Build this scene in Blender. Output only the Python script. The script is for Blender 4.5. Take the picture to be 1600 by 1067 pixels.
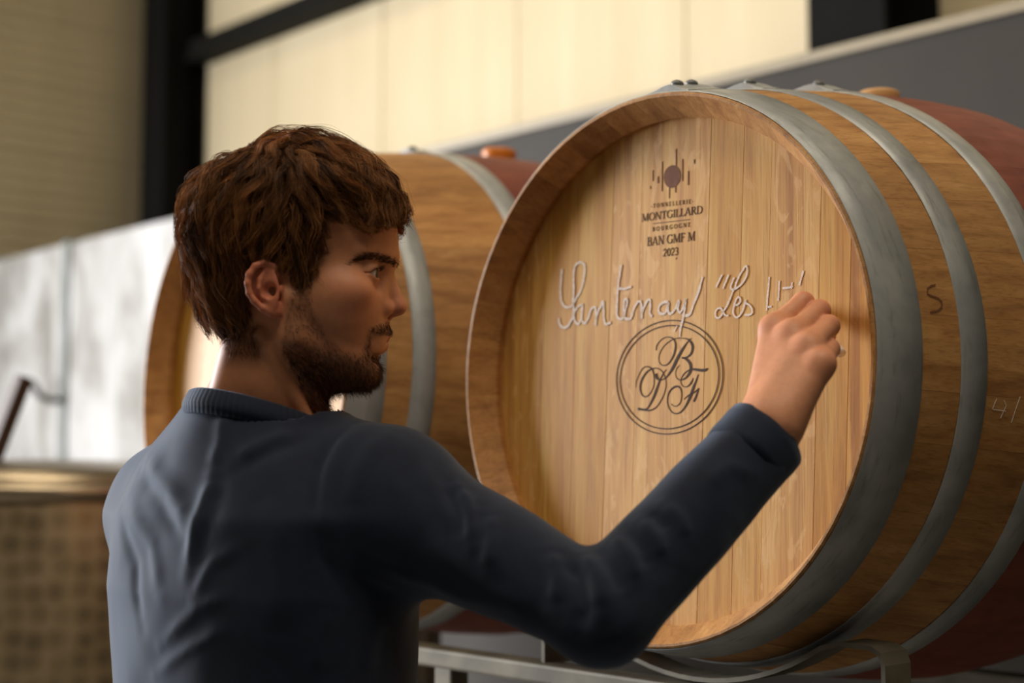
import bpy, bmesh, math, random
import numpy as np
from mathutils import Vector, Matrix

# ---------------------------------------------------------------- scene, camera, light
for o in list(bpy.data.objects):
    bpy.data.objects.remove(o)
scene = bpy.context.scene
C = scene.collection
R = math.radians

cam_data = bpy.data.cameras.new('camera')
cam = bpy.data.objects.new('camera', cam_data)
C.objects.link(cam)
cam.location = (0, 0, 1.44)
cam.rotation_euler = (R(90 + 4.6), 0, R(138.3 - 90))
cam_data.sensor_width = 36
cam_data.lens = 36 * 2370 / 1600
cam_data.clip_start = 0.05
cam_data.dof.use_dof = True
cam_data.dof.focus_distance = 1.53
cam_data.dof.aperture_fstop = 2.8
scene.camera = cam

world = bpy.data.worlds.new('world')
scene.world = world
world.use_nodes = True
bg = world.node_tree.nodes['Background']
bg.inputs[0].default_value = (1.0, 0.86, 0.70, 1)
bg.inputs[1].default_value = 0.055

def area(name, loc, target, sx, sy, power, col, spread=180):
    l = bpy.data.lights.new(name, 'AREA')
    l.shape = 'RECTANGLE'
    l.size, l.size_y = sx, sy
    l.energy = power
    l.color = col
    l.spread = R(spread)
    o = bpy.data.objects.new(name, l)
    C.objects.link(o)
    o.location = loc
    o.rotation_euler = (Vector(target) - Vector(loc)).to_track_quat('-Z', 'Y').to_euler()
    return o

# daylight through the big door in the left wall (out of frame), then three warm fill lights added overhead
area('door_daylight', (-6.0, -0.45, 2.05), (-1.2, 0.95, 1.5), 1.5, 2.2, 385, (0.98, 0.97, 0.98))
area('wall_fill', (-3.4, 1.3, 4.6), (-3.2, 2.6, 2.2), 2.4, 0.5, 22, (1.0, 0.84, 0.60))  # unseen light added to warm and brighten the cream back wall
area('far_barrel_fill', (-1.7, 0.1, 3.7), (-1.6, 1.1, 1.7), 1.2, 0.4, 12, (1.0, 0.86, 0.66))  # unseen light added to brighten the far barrel's staves
area('overhead_fill', (-0.2, 0.5, 4.3), (-1.1, 0.95, 1.5), 1.8, 1.8, 52, (1.0, 0.86, 0.66))  # unseen fill added to lift the face, hand and barrels

vs = scene.view_settings
vs.view_transform = 'Standard'
vs.look = 'None'
vs.gamma = 1
vs.use_curve_mapping = False
vs.exposure = 0.0

# ---------------------------------------------------------------- helpers
def link(o):
    C.objects.link(o)
    return o

def empty(name, loc=(0, 0, 0), rot=(0, 0, 0)):
    o = link(bpy.data.objects.new(name, None))
    o.empty_display_size = 0.05
    o.location = loc
    o.rotation_euler = rot
    return o

def tag(o, label=None, cat=None, group=None, kind=None):
    if label: o['label'] = label
    if cat: o['category'] = cat
    if group: o['group'] = group
    if kind: o['kind'] = kind
    return o

def mesh(name, verts, faces, mat=None, parent=None, smooth=False):
    me = bpy.data.meshes.new(name)
    me.from_pydata([tuple(v) for v in verts], [], [tuple(f) for f in faces])
    me.update()
    if smooth:
        me.polygons.foreach_set('use_smooth', [True] * len(me.polygons))
    o = link(bpy.data.objects.new(name, me))
    if mat: me.materials.append(mat)
    if parent: o.parent = parent
    return o

def npmesh(name, V, F, mat=None, parent=None, smooth=True):
    """numpy verts and equal-sided faces"""
    me = bpy.data.meshes.new(name)
    V = np.ascontiguousarray(V, dtype=np.float32); F = np.ascontiguousarray(F, dtype=np.int32)
    k = F.shape[1]
    me.vertices.add(len(V)); me.vertices.foreach_set('co', V.ravel())
    me.loops.add(F.size); me.loops.foreach_set('vertex_index', F.ravel())
    me.polygons.add(len(F))
    me.polygons.foreach_set('loop_start', np.arange(0, F.size, k, dtype=np.int32))
    if smooth:
        me.polygons.foreach_set('use_smooth', np.ones(len(F), dtype=bool))
    me.update(calc_edges=True)
    me.validate()
    o = link(bpy.data.objects.new(name, me))
    if mat: me.materials.append(mat)
    if parent: o.parent = parent
    return o

def bm_obj(name, bm, mat=None, parent=None, smooth=False, bevel=0):
    if bevel:
        bmesh.ops.bevel(bm, geom=bm.edges[:], offset=bevel, segments=2, affect='EDGES', profile=0.6)
    bmesh.ops.recalc_face_normals(bm, faces=bm.faces[:])
    me = bpy.data.meshes.new(name)
    bm.to_mesh(me); bm.free()
    if smooth:
        me.polygons.foreach_set('use_smooth', [True] * len(me.polygons))
    o = link(bpy.data.objects.new(name, me))
    if mat: me.materials.append(mat)
    if parent: o.parent = parent
    return o

def box(name, lo, hi, mat=None, parent=None, bevel=0):
    bm = bmesh.new()
    bmesh.ops.create_cube(bm, size=1)
    lo, hi = Vector(lo), Vector(hi)
    for v in bm.verts:
        v.co = Vector([(lo[i] + hi[i]) / 2 + v.co[i] * (hi[i] - lo[i]) for i in range(3)])
    return bm_obj(name, bm, mat, parent, bevel=bevel)

def tube_path(name, pts, prof, mat, parent, closed=False, smooth=True):
    """sweep a closed 2-D profile [(a,b)...] along pts; a = sideways, b = other normal"""
    pts = [Vector(p) for p in pts]
    n = len(pts); m = len(prof); V = []; F = []
    prev = None
    for i, p in enumerate(pts):
        t = (pts[min(i + 1, n - 1)] - pts[max(i - 1, 0)]).normalized()
        if prev is None:
            ref = Vector((0, 1, 0)) if abs(t.y) < 0.8 else Vector((0, 0, 1))
            s = t.cross(ref).normalized()
        else:
            s = (prev - t * prev.dot(t)).normalized()
        prev = s
        u = s.cross(t)
        for a, b in prof:
            V.append(p + s * a + u * b)
    for i in range(n - 1):
        for j in range(m):
            k = (j + 1) % m
            F.append((i * m + j, i * m + k, (i + 1) * m + k, (i + 1) * m + j))
    F.append(tuple(range(m - 1, -1, -1)))
    F.append(tuple((n - 1) * m + j for j in range(m)))
    return mesh(name, V, F, mat, parent, smooth)

def circ(r, n=8):
    return [(r * math.cos(2 * math.pi * i / n), r * math.sin(2 * math.pi * i / n)) for i in range(n)]

# ---------------------------------------------------------------- materials
def srgb(r, g, b):
    f = lambda c: (c / 255 / 12.92) if c / 255 <= 0.04045 else ((c / 255 + 0.055) / 1.055) ** 2.4
    return (f(r), f(g), f(b), 1)

class Mat:
    def __init__(s, name, rough=0.6, metal=0.0, spec=0.5):
        s.m = bpy.data.materials.new(name); s.m.use_nodes = True
        s.t = s.m.node_tree; s.b = s.t.nodes['Principled BSDF']
        s.b.inputs['Roughness'].default_value = rough
        s.b.inputs['Metallic'].default_value = metal
        s.b.inputs['Specular IOR Level'].default_value = spec
    def n(s, typ, **kw):
        nd = s.t.nodes.new(typ)
        for k, v in kw.items():
            if k in nd.inputs and not hasattr(nd, k): nd.inputs[k].default_value = v
            else: setattr(nd, k, v)
        return nd
    def l(s, a, b): s.t.links.new(a, b)
    def coords(s, scale=(1, 1, 1), obj=True, jitter=0.0):
        tc = s.n('ShaderNodeTexCoord'); mp = s.n('ShaderNodeMapping')
        mp.inputs['Scale'].default_value = scale
        if jitter:
            oi = s.n('ShaderNodeObjectInfo'); ml = s.n('ShaderNodeVectorMath', operation='SCALE')
            cb = s.n('ShaderNodeCombineXYZ')
            for i in range(3): s.l(oi.outputs['Random'], cb.inputs[i])
            s.l(cb.outputs[0], ml.inputs[0]); ml.inputs['Scale'].default_value = jitter
            s.l(ml.outputs[0], mp.inputs['Location'])
        s.l(tc.outputs['Object' if obj else 'Generated'], mp.inputs[0])
        return mp.outputs[0]
    def noise(s, vec, scale=5, detail=4, rough=0.55, dist=0.0):
        nd = s.n('ShaderNodeTexNoise')
        nd.inputs['Scale'].default_value = scale; nd.inputs['Detail'].default_value = detail
        nd.inputs['Roughness'].default_value = rough; nd.inputs['Distortion'].default_value = dist
        if vec is not None: s.l(vec, nd.inputs['Vector'])
        return nd.outputs[0]
    def ramp(s, fac, stops):
        r = s.n('ShaderNodeValToRGB'); e = r.color_ramp.elements
        while len(e) < len(stops): e.new(0.5)
        for el, (p, c) in zip(e, stops): el.position = p; el.color = c if len(c) == 4 else (*c, 1)
        s.l(fac, r.inputs[0]); return r.outputs[0]
    def mix(s, fac, a, b, mode='MIX'):
        nd = s.n('ShaderNodeMix', data_type='RGBA', blend_type=mode)
        for sock, v in ((nd.inputs[0], fac), (nd.inputs[6], a), (nd.inputs[7], b)):
            if hasattr(v, 'is_output'): s.l(v, sock)
            else: sock.default_value = v
        return nd.outputs[2]
    def math(s, op, a, b=0.0, clamp=False):
        nd = s.n('ShaderNodeMath', operation=op); nd.use_clamp = clamp
        for i, v in enumerate((a, b)):
            if hasattr(v, 'is_output'): s.l(v, nd.inputs[i])
            else: nd.inputs[i].default_value = v
        return nd.outputs[0]
    def maprange(s, v, a, b, c=0.0, d=1.0):
        nd = s.n('ShaderNodeMapRange'); s.l(v, nd.inputs[0])
        for i, q in zip((1, 2, 3, 4), (a, b, c, d)): nd.inputs[i].default_value = q
        return nd.outputs[0]
    def color(s, c):
        if hasattr(c, 'is_output'): s.l(c, s.b.inputs['Base Color'])
        else: s.b.inputs['Base Color'].default_value = c
        return s
    def rough(s, c): s.l(c, s.b.inputs['Roughness']); return s
    def bump(s, h, strength=0.3, dist=0.002):
        nd = s.n('ShaderNodeBump'); nd.inputs['Strength'].default_value = strength
        nd.inputs['Distance'].default_value = dist
        s.l(h, nd.inputs['Height']); s.l(nd.outputs[0], s.b.inputs['Normal']); return s

def plain(name, col, rough=0.6, metal=0.0, var=0.12, scale=20, bump=0.0):
    m = Mat(name, rough, metal)
    nz = m.noise(m.coords(), scale, 4)
    dark = tuple(c * (1 - var) for c in col[:3]) + (1,); lite = tuple(min(1, c * (1 + var)) for c in col[:3]) + (1,)
    m.color(m.ramp(nz, [(0.3, dark), (0.7, lite)]))
    if bump: m.bump(nz, bump)
    return m.m

def wood_head(name):
    m = Mat(name, 0.55, 0, 0.35)
    oi = m.n('ShaderNodeObjectInfo')
    v = m.coords((1, 1, 0.055), jitter=7.0)
    ring = m.noise(v, 42, 5, 0.6, 0.6)
    base = m.ramp(ring, [(0.28, srgb(166, 108, 40)), (0.5, srgb(208, 152, 70)), (0.72, srgb(226, 180, 98))])
    fine = m.noise(m.coords((1, 1, 0.03), jitter=3.0), 420, 3, 0.6)
    c = m.mix(m.maprange(fine, 0.50, 0.68, 0, 0.42), base, srgb(150, 98, 48))
    # medullary flecks
    fl = m.noise(m.coords((1, 1, 0.35), jitter=11.0), 38, 4, 0.55, 2.2)
    flm = m.maprange(fl, 0.56, 0.62, 0, 0.5)
    gate = m.maprange(oi.outputs['Random'], 0.25, 0.75, 0.15, 1.0)
    c = m.mix(m.math('MULTIPLY', flm, gate), c, srgb(228, 182, 116))
    hsv = m.n('ShaderNodeHueSaturation')
    m.l(m.maprange(oi.outputs['Random'], 0, 1, 0.90, 1.10), hsv.inputs['Value'])
    m.l(m.maprange(oi.outputs['Random'], 0, 1, 1.04, 0.93), hsv.inputs['Saturation'])
    m.l(c, hsv.inputs['Color'])
    m.color(hsv.outputs[0])
    m.bump(fine, 0.25, 0.0006)
    return m.m

def wood_stave(name):
    """oak stave: clean at the ends, wine-red paint between the bilge hoops"""
    m = Mat(name, 0.55, 0, 0.35)
    oi = m.n('ShaderNodeObjectInfo')
    v = m.coords((1, 0.05, 1), jitter=5.0)
    ring = m.noise(v, 60, 5, 0.6, 0.5)
    base = m.ramp(ring, [(0.28, srgb(146, 101, 58)), (0.5, srgb(180, 131, 77)), (0.72, srgb(198, 150, 92))])
    fine = m.noise(m.coords((1, 0.03, 1), jitter=3.0), 380, 3, 0.6)
    c = m.mix(m.maprange(fine, 0.50, 0.68, 0, 0.4), base, srgb(128, 82, 42))
    hsv = m.n('ShaderNodeHueSaturation')
    m.l(m.maprange(oi.outputs['Random'], 0, 1, 0.84, 1.12), hsv.inputs['Value'])
    m.l(c, hsv.inputs['Color'])
    tc = m.n('ShaderNodeTexCoord'); sx = m.n('ShaderNodeSeparateXYZ')
    m.l(tc.outputs['Object'], sx.inputs[0])
    wob = m.noise(m.coords((20, 6, 20)), 3, 3)
    y = m.math('ADD', sx.outputs[1], m.math('MULTIPLY', wob, 0.012))
    d = m.math('ABSOLUTE', m.math('SUBTRACT', y, 0.446))
    band = m.maprange(d, 0.186, 0.178, 0, 0.92)
    paint = m.ramp(m.noise(m.coords((8, 3, 8)), 6, 4), [(0.3, srgb(104, 44, 40)), (0.7, srgb(134, 66, 56))])
    m.color(m.mix(band, hsv.outputs[0], paint))
    m.bump(fine, 0.25, 0.0006)
    return m.m

def galvanised(name, dark=1.0):
    m = Mat(name, 0.42, 0.25, 0.5)
    v = m.coords((1, 1, 1))
    a = m.noise(v, 9, 5, 0.6, 0.4)
    b = m.noise(m.coords((1, 5, 1)), 22, 4, 0.6)
    col = m.ramp(a, [(0.3, srgb(132 * dark, 136 * dark, 138 * dark)), (0.5, srgb(164 * dark, 167 * dark, 168 * dark)), (0.72, srgb(188 * dark, 189 * dark, 187 * dark))])
    col = m.mix(m.maprange(b, 0.56, 0.72, 0, 0.5), col, srgb(108 * dark, 110 * dark, 96 * dark))
    m.color(col)
    m.rough(m.maprange(a, 0.3, 0.7, 0.55, 0.36))
    m.bump(b, 0.12, 0.001)
    return m.m

M = {}
M['head'] = wood_head('oak_head_board')
M['stave'] = wood_stave('oak_stave')
M['hoop'] = galvanised('galvanised_hoop')
M['rivet'] = galvanised('rivet_steel', 0.72)
M['rack'] = plain('weathered_rack_steel', srgb(122, 116, 100), 0.55, 0.2, var=0.35, scale=14)
M['burn'] = plain('burnt_mark', srgb(62, 36, 24), 0.8, var=0.25, scale=120)
M['burn_soft'] = plain('burnt_mark_soft', srgb(116, 72, 46), 0.8, var=0.2, scale=160)
def chalk_mat():
    m = Mat('chalk', 0.95, 0, 0.1)
    m.color(srgb(246, 232, 222))
    nz = m.noise(m.coords((1, 1, 0.5)), 900, 2, 0.7)
    al = m.maprange(nz, 0.30, 0.52, 0.5, 1.0)
    m.l(al, m.b.inputs['Alpha'])
    return m.m
M['chalk'] = chalk_mat()
M['chalk_stick'] = plain('chalk_stick', srgb(236, 230, 222), 0.9, var=0.04)
M['bung_oak'] = plain('bung_oak', srgb(206, 160, 104), 0.5)
M['bung_orange'] = plain('bung_orange', srgb(206, 120, 34), 0.4)
M['dark_steel'] = plain('dark_steel_paint', srgb(18, 18, 17), 0.75, var=0.15)
M['beam'] = plain('beam_steel_paint', srgb(26, 26, 23), 0.75, var=0.15)
for k_ in ('dark_steel', 'beam'): M[k_].node_tree.nodes['Principled BSDF'].inputs['Specular IOR Level'].default_value = 0.12
M['floor'] = plain('concrete_floor', srgb(120, 116, 108), 0.5, scale=4)
# ---------------------------------------------------------------- the hall
def panel_mat(name, lo, hi, rough=0.55, streak=(3, 3, 0.4)):
    m = Mat(name, rough, 0, 0.3)
    nz = m.noise(m.coords(streak), 2.5, 4)
    m.color(m.ramp(nz, [(0.3, lo), (0.7, hi)]))
    return m.m
M['cream'] = panel_mat('cream_cladding', srgb(222, 206, 170), srgb(232, 217, 182))
M['ribbed'] = panel_mat('beige_ribbed_cladding', srgb(178, 167, 140), srgb(188, 177, 150))
M['joint'] = plain('cladding_joint', srgb(222, 206, 170), 0.6, var=0.03)
M['grey_wall'] = panel_mat('grey_painted_wall', srgb(58, 55, 52), srgb(66, 63, 59), 0.7, (1.5, 1.5, 1.5))
def mottled():
    m = Mat('mottled_white_panel', 0.5, 0, 0.4)
    a = m.noise(m.coords((1.6, 1, 0.9)), 2.6, 5, 0.6, 0.6)
    c = m.ramp(a, [(0.36, srgb(128, 126, 120)), (0.5, srgb(164, 163, 161)), (0.6, srgb(180, 180, 179))])  # soft grey mottling over a pale base
    m.color(c); return m.m
M['white_panel'] = mottled()
M['cap'] = plain('partition_capping', srgb(158, 148, 126), 0.5, 0.0, var=0.05)
M['seam_steel'] = plain('panel_seam_steel', srgb(128, 134, 132), 0.4, 0.3)

tag(box('floor', (-6.5, -4, -0.1), (4, 3.6, 0), M['floor']), kind='structure')

# back wall behind the partition: upright cream panels with recessed joints
wb = empty('wall_back', (0, 3.5, 0)); tag(wb, kind='structure')
edges = [-6.24]
while edges[-1] < 4: edges.append(edges[-1] + 0.79)
for i in range(len(edges) - 1):
    box('cladding_panel', (edges[i] + 0.035, 0, 0), (edges[i + 1] - 0.035, 0.08, 5.2), M['cream'], wb, bevel=0.004)
    box('joint_strip', (edges[i + 1] - 0.04, 0.005, 0), (edges[i + 1] + 0.04, 0.05, 5.2), M['joint'], wb)

# left wall: horizontally ribbed cladding, only its upper part is in view
wl = empty('wall_left', (-6.3, 0, 0)); tag(wl, kind='structure')
rib_prof = [(0, 0), (0.018, 0.010), (0.018, 0.045), (0, 0.055)]
z = 1.9
bmr = None
for k in range(11):
    V = []; F = []
    z0 = 1.9 + k * 0.30
    zz = []
    for q in range(5):
        for a, b in rib_prof: zz.append((a, z0 + q * 0.06 + b))
    zz.append((0, z0 + 0.298))
    for a, b in zz:
        V += [(a, 0.55, b), (a, 3.5, b)]
    for q in range(len(zz) - 1):
        F.append((2 * q, 2 * q + 1, 2 * q + 3, 2 * q + 2))
    n = len(V)
    V += [(-0.06, 0.55, z0), (-0.06, 3.5, z0), (-0.06, 0.55, z0 + 0.298), (-0.06, 3.5, z0 + 0.298)]
    F += [(0, n, n + 1, 1), (n - 2, n - 1, n + 3, n + 2), (n, n + 2, n + 3, n + 1)]
    mesh('ribbed_panel', V, F, M['ribbed'], wl)
box('wall_base', (-0.06, 0.55, 0), (0, 3.5, 1.9), M['ribbed'], wl)

# dark steel frame of the hall
def column(name, x, y, label, w=0.20):
    t = empty(name, (x, y, 0)); tag(t, kind='structure')
    box('web', (-0.006, -w / 2, 0), (0.006, w / 2, 5.2), M['dark_steel'], t)
    for s in (-1, 1):
        box('flange', (-w / 2, s * w / 2 - 0.008, 0), (w / 2, s * w / 2 + 0.008, 5.2), M['dark_steel'], t)
    return t
column('trim_1', -6.12, 3.385, '', 0.20)
column('trim_2', -2.32, 3.36, '', 0.24)
tr = tag(empty('trim_3', (0, 3.44, 3.3)), kind='structure')
box('beam_web', (-6.0, -0.05, -0.045), (4.0, 0.05, 0.045), M['beam'], tr)
box('beam_lip', (-6.0, -0.07, -0.05), (4.0, -0.05, -0.03), M['beam'], tr)

# the partition behind the barrels: grey on the right, mottled white panels on the left
wp = tag(empty('wall_partition', (0, 2.5, 0)), kind='structure')
box('grey_wall', (-3.6, 0, 0), (4, 0.12, 2.27), M['grey_wall'], wp)
box('capping', (-3.6, -0.008, 2.262), (4, 0.15, 2.285), M['cap'], wp, bevel=0.004)
seams = [-3.6, -4.42, -5.29, -6.2]
for a, b in zip(seams[:-1], seams[1:]):
    box('white_panel', (b + 0.012, 0.0, 1.44), (a - 0.012, 0.10, 2.26), M['white_panel'], wp, bevel=0.004)
    box('panel_seam', (b - 0.03, -0.012, 1.42), (b + 0.02, 0.06, 2.27), M['seam_steel'], wp, bevel=0.004)
box('panel_sill', (-6.24, -0.05, 1.395), (-3.6, 0.12, 1.44), M['dark_steel'], wp, bevel=0.004)
box('panel_base', (-6.24, 0.0, 0), (-3.6, 0.12, 1.395), M['grey_wall'], wp)
# ---------------------------------------------------------------- barrels
LEN = 0.88
def rad(y):
    return 0.3644 - (0.3644 - 0.2997) * (((y - 0.44) ** 2 + 0.0006) ** 0.5 / 0.44) ** 1.43
BEVEL_D, BEVEL_R, HEAD_D = 0.031, 0.2775, 0.040

def inner(y):
    e = min(y, LEN - y)
    if e < BEVEL_D: return rad(0) - 0.004 + (BEVEL_R - rad(0) + 0.004) * (e / BEVEL_D)
    if e < 0.06: return BEVEL_R
    return rad(y) - 0.027
ys = [0, 0.0015, BEVEL_D, BEVEL_D + 0.001, 0.060, 0.11, 0.17, 0.235, 0.30, 0.37, 0.44]
ys = ys + [LEN - y for y in ys[-2::-1]]

def stave_mesh(a0, a1):
    V = []; F = []; k = 4
    for y in ys:
        ro, ri = rad(y), inner(y)
        if y in (0, LEN): ro -= 0.0015
        g = 0.00010 / ro
        for r, order in ((ro, 1), (ri, -1)):
            for j in (range(k) if order > 0 else range(k - 1, -1, -1)):
                a = (a0 + g) + (a1 - a0 - 2 * g) * j / (k - 1)
                V.append((r * math.cos(a), y, r * math.sin(a)))
    m = 2 * k
    for i in range(len(ys) - 1):
        for j in range(m):
            q = (j + 1) % m
            F.append((i * m + j, i * m + q, (i + 1) * m + q, (i + 1) * m + j))
    F.append(tuple(range(m - 1, -1, -1))); n = (len(ys) - 1) * m
    F.append(tuple(n + j for j in range(m)))
    me = bpy.data.meshes.new('stave'); me.from_pydata(V, [], F)
    bm = bmesh.new(); bm.from_mesh(me); bmesh.ops.recalc_face_normals(bm, faces=bm.faces[:]); bm.to_mesh(me); bm.free()
    me.materials.append(M['stave'])
    return me

def hoop_mesh(y0, y1, th=0.0016, n=96):
    V = []; F = []
    prof = [(y0, 0.0003), (y0 + 0.0004, th), ((y0 + y1) / 2, th + 0.0003), (y1 - 0.0004, th), (y1, 0.0003)]
    for i in range(n):
        a = 2 * math.pi * i / n
        for y, h in prof:
            r = rad(y) + h + 0.0004 * math.sin(7 * a + y * 90)
            V.append((r * math.cos(a), y, r * math.sin(a)))
    m = len(prof)
    for i in range(n):
        q = (i + 1) % n
        for j in range(m - 1):
            F.append((i * m + j, i * m + j + 1, q * m + j + 1, q * m + j))
    me = bpy.data.meshes.new('hoop'); me.from_pydata(V, [], F)
    bm = bmesh.new(); bm.from_mesh(me); bmesh.ops.recalc_face_normals(bm, faces=bm.faces[:]); bm.to_mesh(me); bm.free()
    me.polygons.foreach_set('use_smooth', [True] * len(me.polygons))
    me.materials.append(M['hoop'])
    return me

def lap_mesh(y0, y1, a0, a1):
    V = []; F = []; n = 7
    for i in range(n):
        a = a0 + (a1 - a0) * i / (n - 1)
        lift = 0.0022 + (0.0065 * math.exp(-((i - 3) / 1.6) ** 2))
        for y, h in ((y0 + 0.002, 0.001), (y0 + 0.003, lift), (y1 - 0.003, lift), (y1 - 0.002, 0.001)):
            r = rad(y) + h
            V.append((r * math.cos(a), y, r * math.sin(a)))
    for i in range(n - 1):
        for j in range(3):
            F.append((i * 4 + j, i * 4 + j + 1, (i + 1) * 4 + j + 1, (i + 1) * 4 + j))
    F += [(0, 1, 2, 3), tuple((n - 1) * 4 + j for j in (3, 2, 1, 0))]
    me = bpy.data.meshes.new('lap_joint'); me.from_pydata(V, [], F)
    bm = bmesh.new(); bm.from_mesh(me); bmesh.ops.recalc_face_normals(bm, faces=bm.faces[:]); bm.to_mesh(me); bm.free()
    me.materials.append(M['hoop'])
    return me

def rivet_mesh():
    bm = bmesh.new()
    bmesh.ops.create_uvsphere(bm, u_segments=12, v_segments=8, radius=0.0075)
    for v in bm.verts: v.co.z *= 0.62
    me = bpy.data.meshes.new('rivet'); bm.to_mesh(me); bm.free()
    me.polygons.foreach_set('use_smooth', [True] * len(me.polygons))
    me.materials.append(M['rivet'])
    return me
RIVET = rivet_mesh()
HOOPS_A = [(0.0025, 0.0598), (0.1112, 0.1464), (0.2258, 0.2620)]
HOOPS_B = [(0.0025, 0.0505), (0.0841, 0.1152), (0.2512, 0.2870)]

def clip_board(s0, s1, lean, rr, y0, y1):
    """one board of a round head between two leaning cuts; s,t plane, front face at y0"""
    pts = []
    n = 72
    pts = [Vector((rr * math.cos(2 * math.pi * i / n), rr * math.sin(2 * math.pi * i / n))) for i in range(n)]
    def clip(poly, sign, s):
        out = []
        f = lambda p: sign * (p.x - lean * p.y - s)
        for i, p in enumerate(poly):
            q = poly[(i + 1) % len(poly)]
            a, b = f(p), f(q)
            if a <= 0: out.append(p)
            if (a < 0 < b) or (b < 0 < a): out.append(p.lerp(q, a / (a - b)))
        return out
    poly = clip(pts, 1, s1 - 0.00015); poly = clip(poly, -1, s0 + 0.00015)
    if len(poly) < 3: return None
    # chamfer the long edges slightly so the joints read as grooves
    cx = sum(p.x for p in poly) / len(poly)
    n = len(poly)
    V = []
    for p in poly:
        f1 = abs(p.x - lean * p.y - s1) < 0.002; f0 = abs(p.x - lean * p.y - s0) < 0.002
        dx = (-0.0002 if f1 else 0) + (0.0002 if f0 else 0)
        V.append((p.x + dx, y0, p.y))
    for p in poly: V.append((p.x, y0 + 0.0012, p.y))
    for p in poly: V.append((p.x, y1, p.y))
    F = [tuple(range(n - 1, -1, -1)), tuple(2 * n + j for j in range(n))]
    for r in (0, 1):
        for j in range(n):
            q = (j + 1) % n
            F.append((r * n + j, r * n + q, (r + 1) * n + q, (r + 1) * n + j))
    me = bpy.data.meshes.new('head_board'); me.from_pydata(V, [], F)
    bm = bmesh.new(); bm.from_mesh(me); bmesh.ops.recalc_face_normals(bm, faces=bm.faces[:]); bm.to_mesh(me); bm.free()
    me.materials.append(M['head'])
    return me

def bung(mat):
    bm = bmesh.new()
    prof = [(0.0, -0.02), (0.020, -0.02), (0.026, 0.0), (0.0275, 0.010), (0.0268, 0.0128), (0.024, 0.0145), (0.0, 0.0150)]
    n = 28; rows = []
    for r, z in prof:
        if r == 0: rows.append([bm.verts.new((0, 0, z))])
        else: rows.append([bm.verts.new((r * math.cos(2 * math.pi * i / n), r * math.sin(2 * math.pi * i / n), z)) for i in range(n)])
    for a, b in zip(rows[:-1], rows[1:]):
        for i in range(n):
            q = (i + 1) % n
            if len(a) == 1: bm.faces.new((a[0], b[i], b[q]))
            elif len(b) == 1: bm.faces.new((a[i], a[q], b[0]))
            else: bm.faces.new((a[i], a[q], b[q], b[i]))
    return bm_obj('bung', bm, mat, smooth=True)

def barrel(loc, rot, label, seed, board_edges, lean, bung_mat, lap_angles, hoops, size=1.0):
    rnd = random.Random(seed)
    root = empty('wine_barrel', loc, rot)
    root.scale = (size, size, size)
    hoops = hoops + [(LEN - b, LEN - a) for a, b in hoops]
    tag(root, label, 'barrel', 'oak wine barrels on the rack')
    n = 30
    w = [rnd.uniform(0.75, 1.25) for _ in range(n)]
    tot = sum(w); a = math.pi / 2 + 0.05
    for k in range(n):
        a1 = a + 2 * math.pi * w[k] / tot
        o = link(bpy.data.objects.new('stave', stave_mesh(a, a1))); o.parent = root
        a = a1
    be = [-0.2825] + [e / 1000 for e in board_edges] + [0.2825]
    for s0, s1 in zip(be[:-1], be[1:]):
        me = clip_board(s0, s1, lean, 0.2815, HEAD_D, HEAD_D + 0.02)
        if me:
            o = link(bpy.data.objects.new('head_board', me)); o.parent = root
            o.location.y = rnd.uniform(0.0, 0.0004)
    for s0, s1 in zip([-0.2825, -0.16, -0.05, 0.06, 0.17], [-0.16, -0.05, 0.06, 0.17, 0.2825]):
        o = link(bpy.data.objects.new('head_board', clip_board(s0, s1, 0, 0.2815, LEN - HEAD_D - 0.02, LEN - HEAD_D))); o.parent = root
    for k, (y0, y1) in enumerate(hoops):
        h = link(bpy.data.objects.new('hoop', hoop_mesh(y0, y1))); h.parent = root
        la = lap_angles[k % len(lap_angles)]
        lp = link(bpy.data.objects.new('lap_joint', lap_mesh(y0, y1, la - 0.10, la + 0.10))); lp.parent = h
        for da in (-0.0, ):
            for f in ((0.3, 0.7) if y1 - y0 > 0.05 else (0.5,)):
                y = y0 + (y1 - y0) * f
                r = link(bpy.data.objects.new('rivet', RIVET)); r.parent = h
                rr = rad(y) + 0.0088
                r.location = (rr * math.cos(la + da), y, rr * math.sin(la + da))
                r.rotation_euler = (0, math.pi / 2 - (la + da), 0)
    b = bung(bung_mat)
    b.parent = root; b.location = (0, 0.44, rad(0.44) + 0.007)
    return root

B1 = Vector((-1.1322, 1.198, 1.5443))
B2 = Vector((-1.9245, 1.1686, 1.5699))
barrel1 = barrel(B1, (-0.0186, 0, -0.0029), 'oak wine barrel with chalk writing and a burnt-in monogram, nearest the camera', 3,
                 [-205, -148, -93, -48, 53.5, 100, 138, 203, 241], 0.036, M['bung_oak'], [1.47, 1.44, 1.42], HOOPS_A)
barrel2 = barrel(B2, (-0.0374, 0, -0.0782), 'unmarked oak wine barrel with an orange bung behind the man', 8,
                 [-190, -120, -40, 45, 120, 200], -0.02, M['bung_orange'], [1.9, 1.62, 1.53], HOOPS_B, 1.068)

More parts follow.
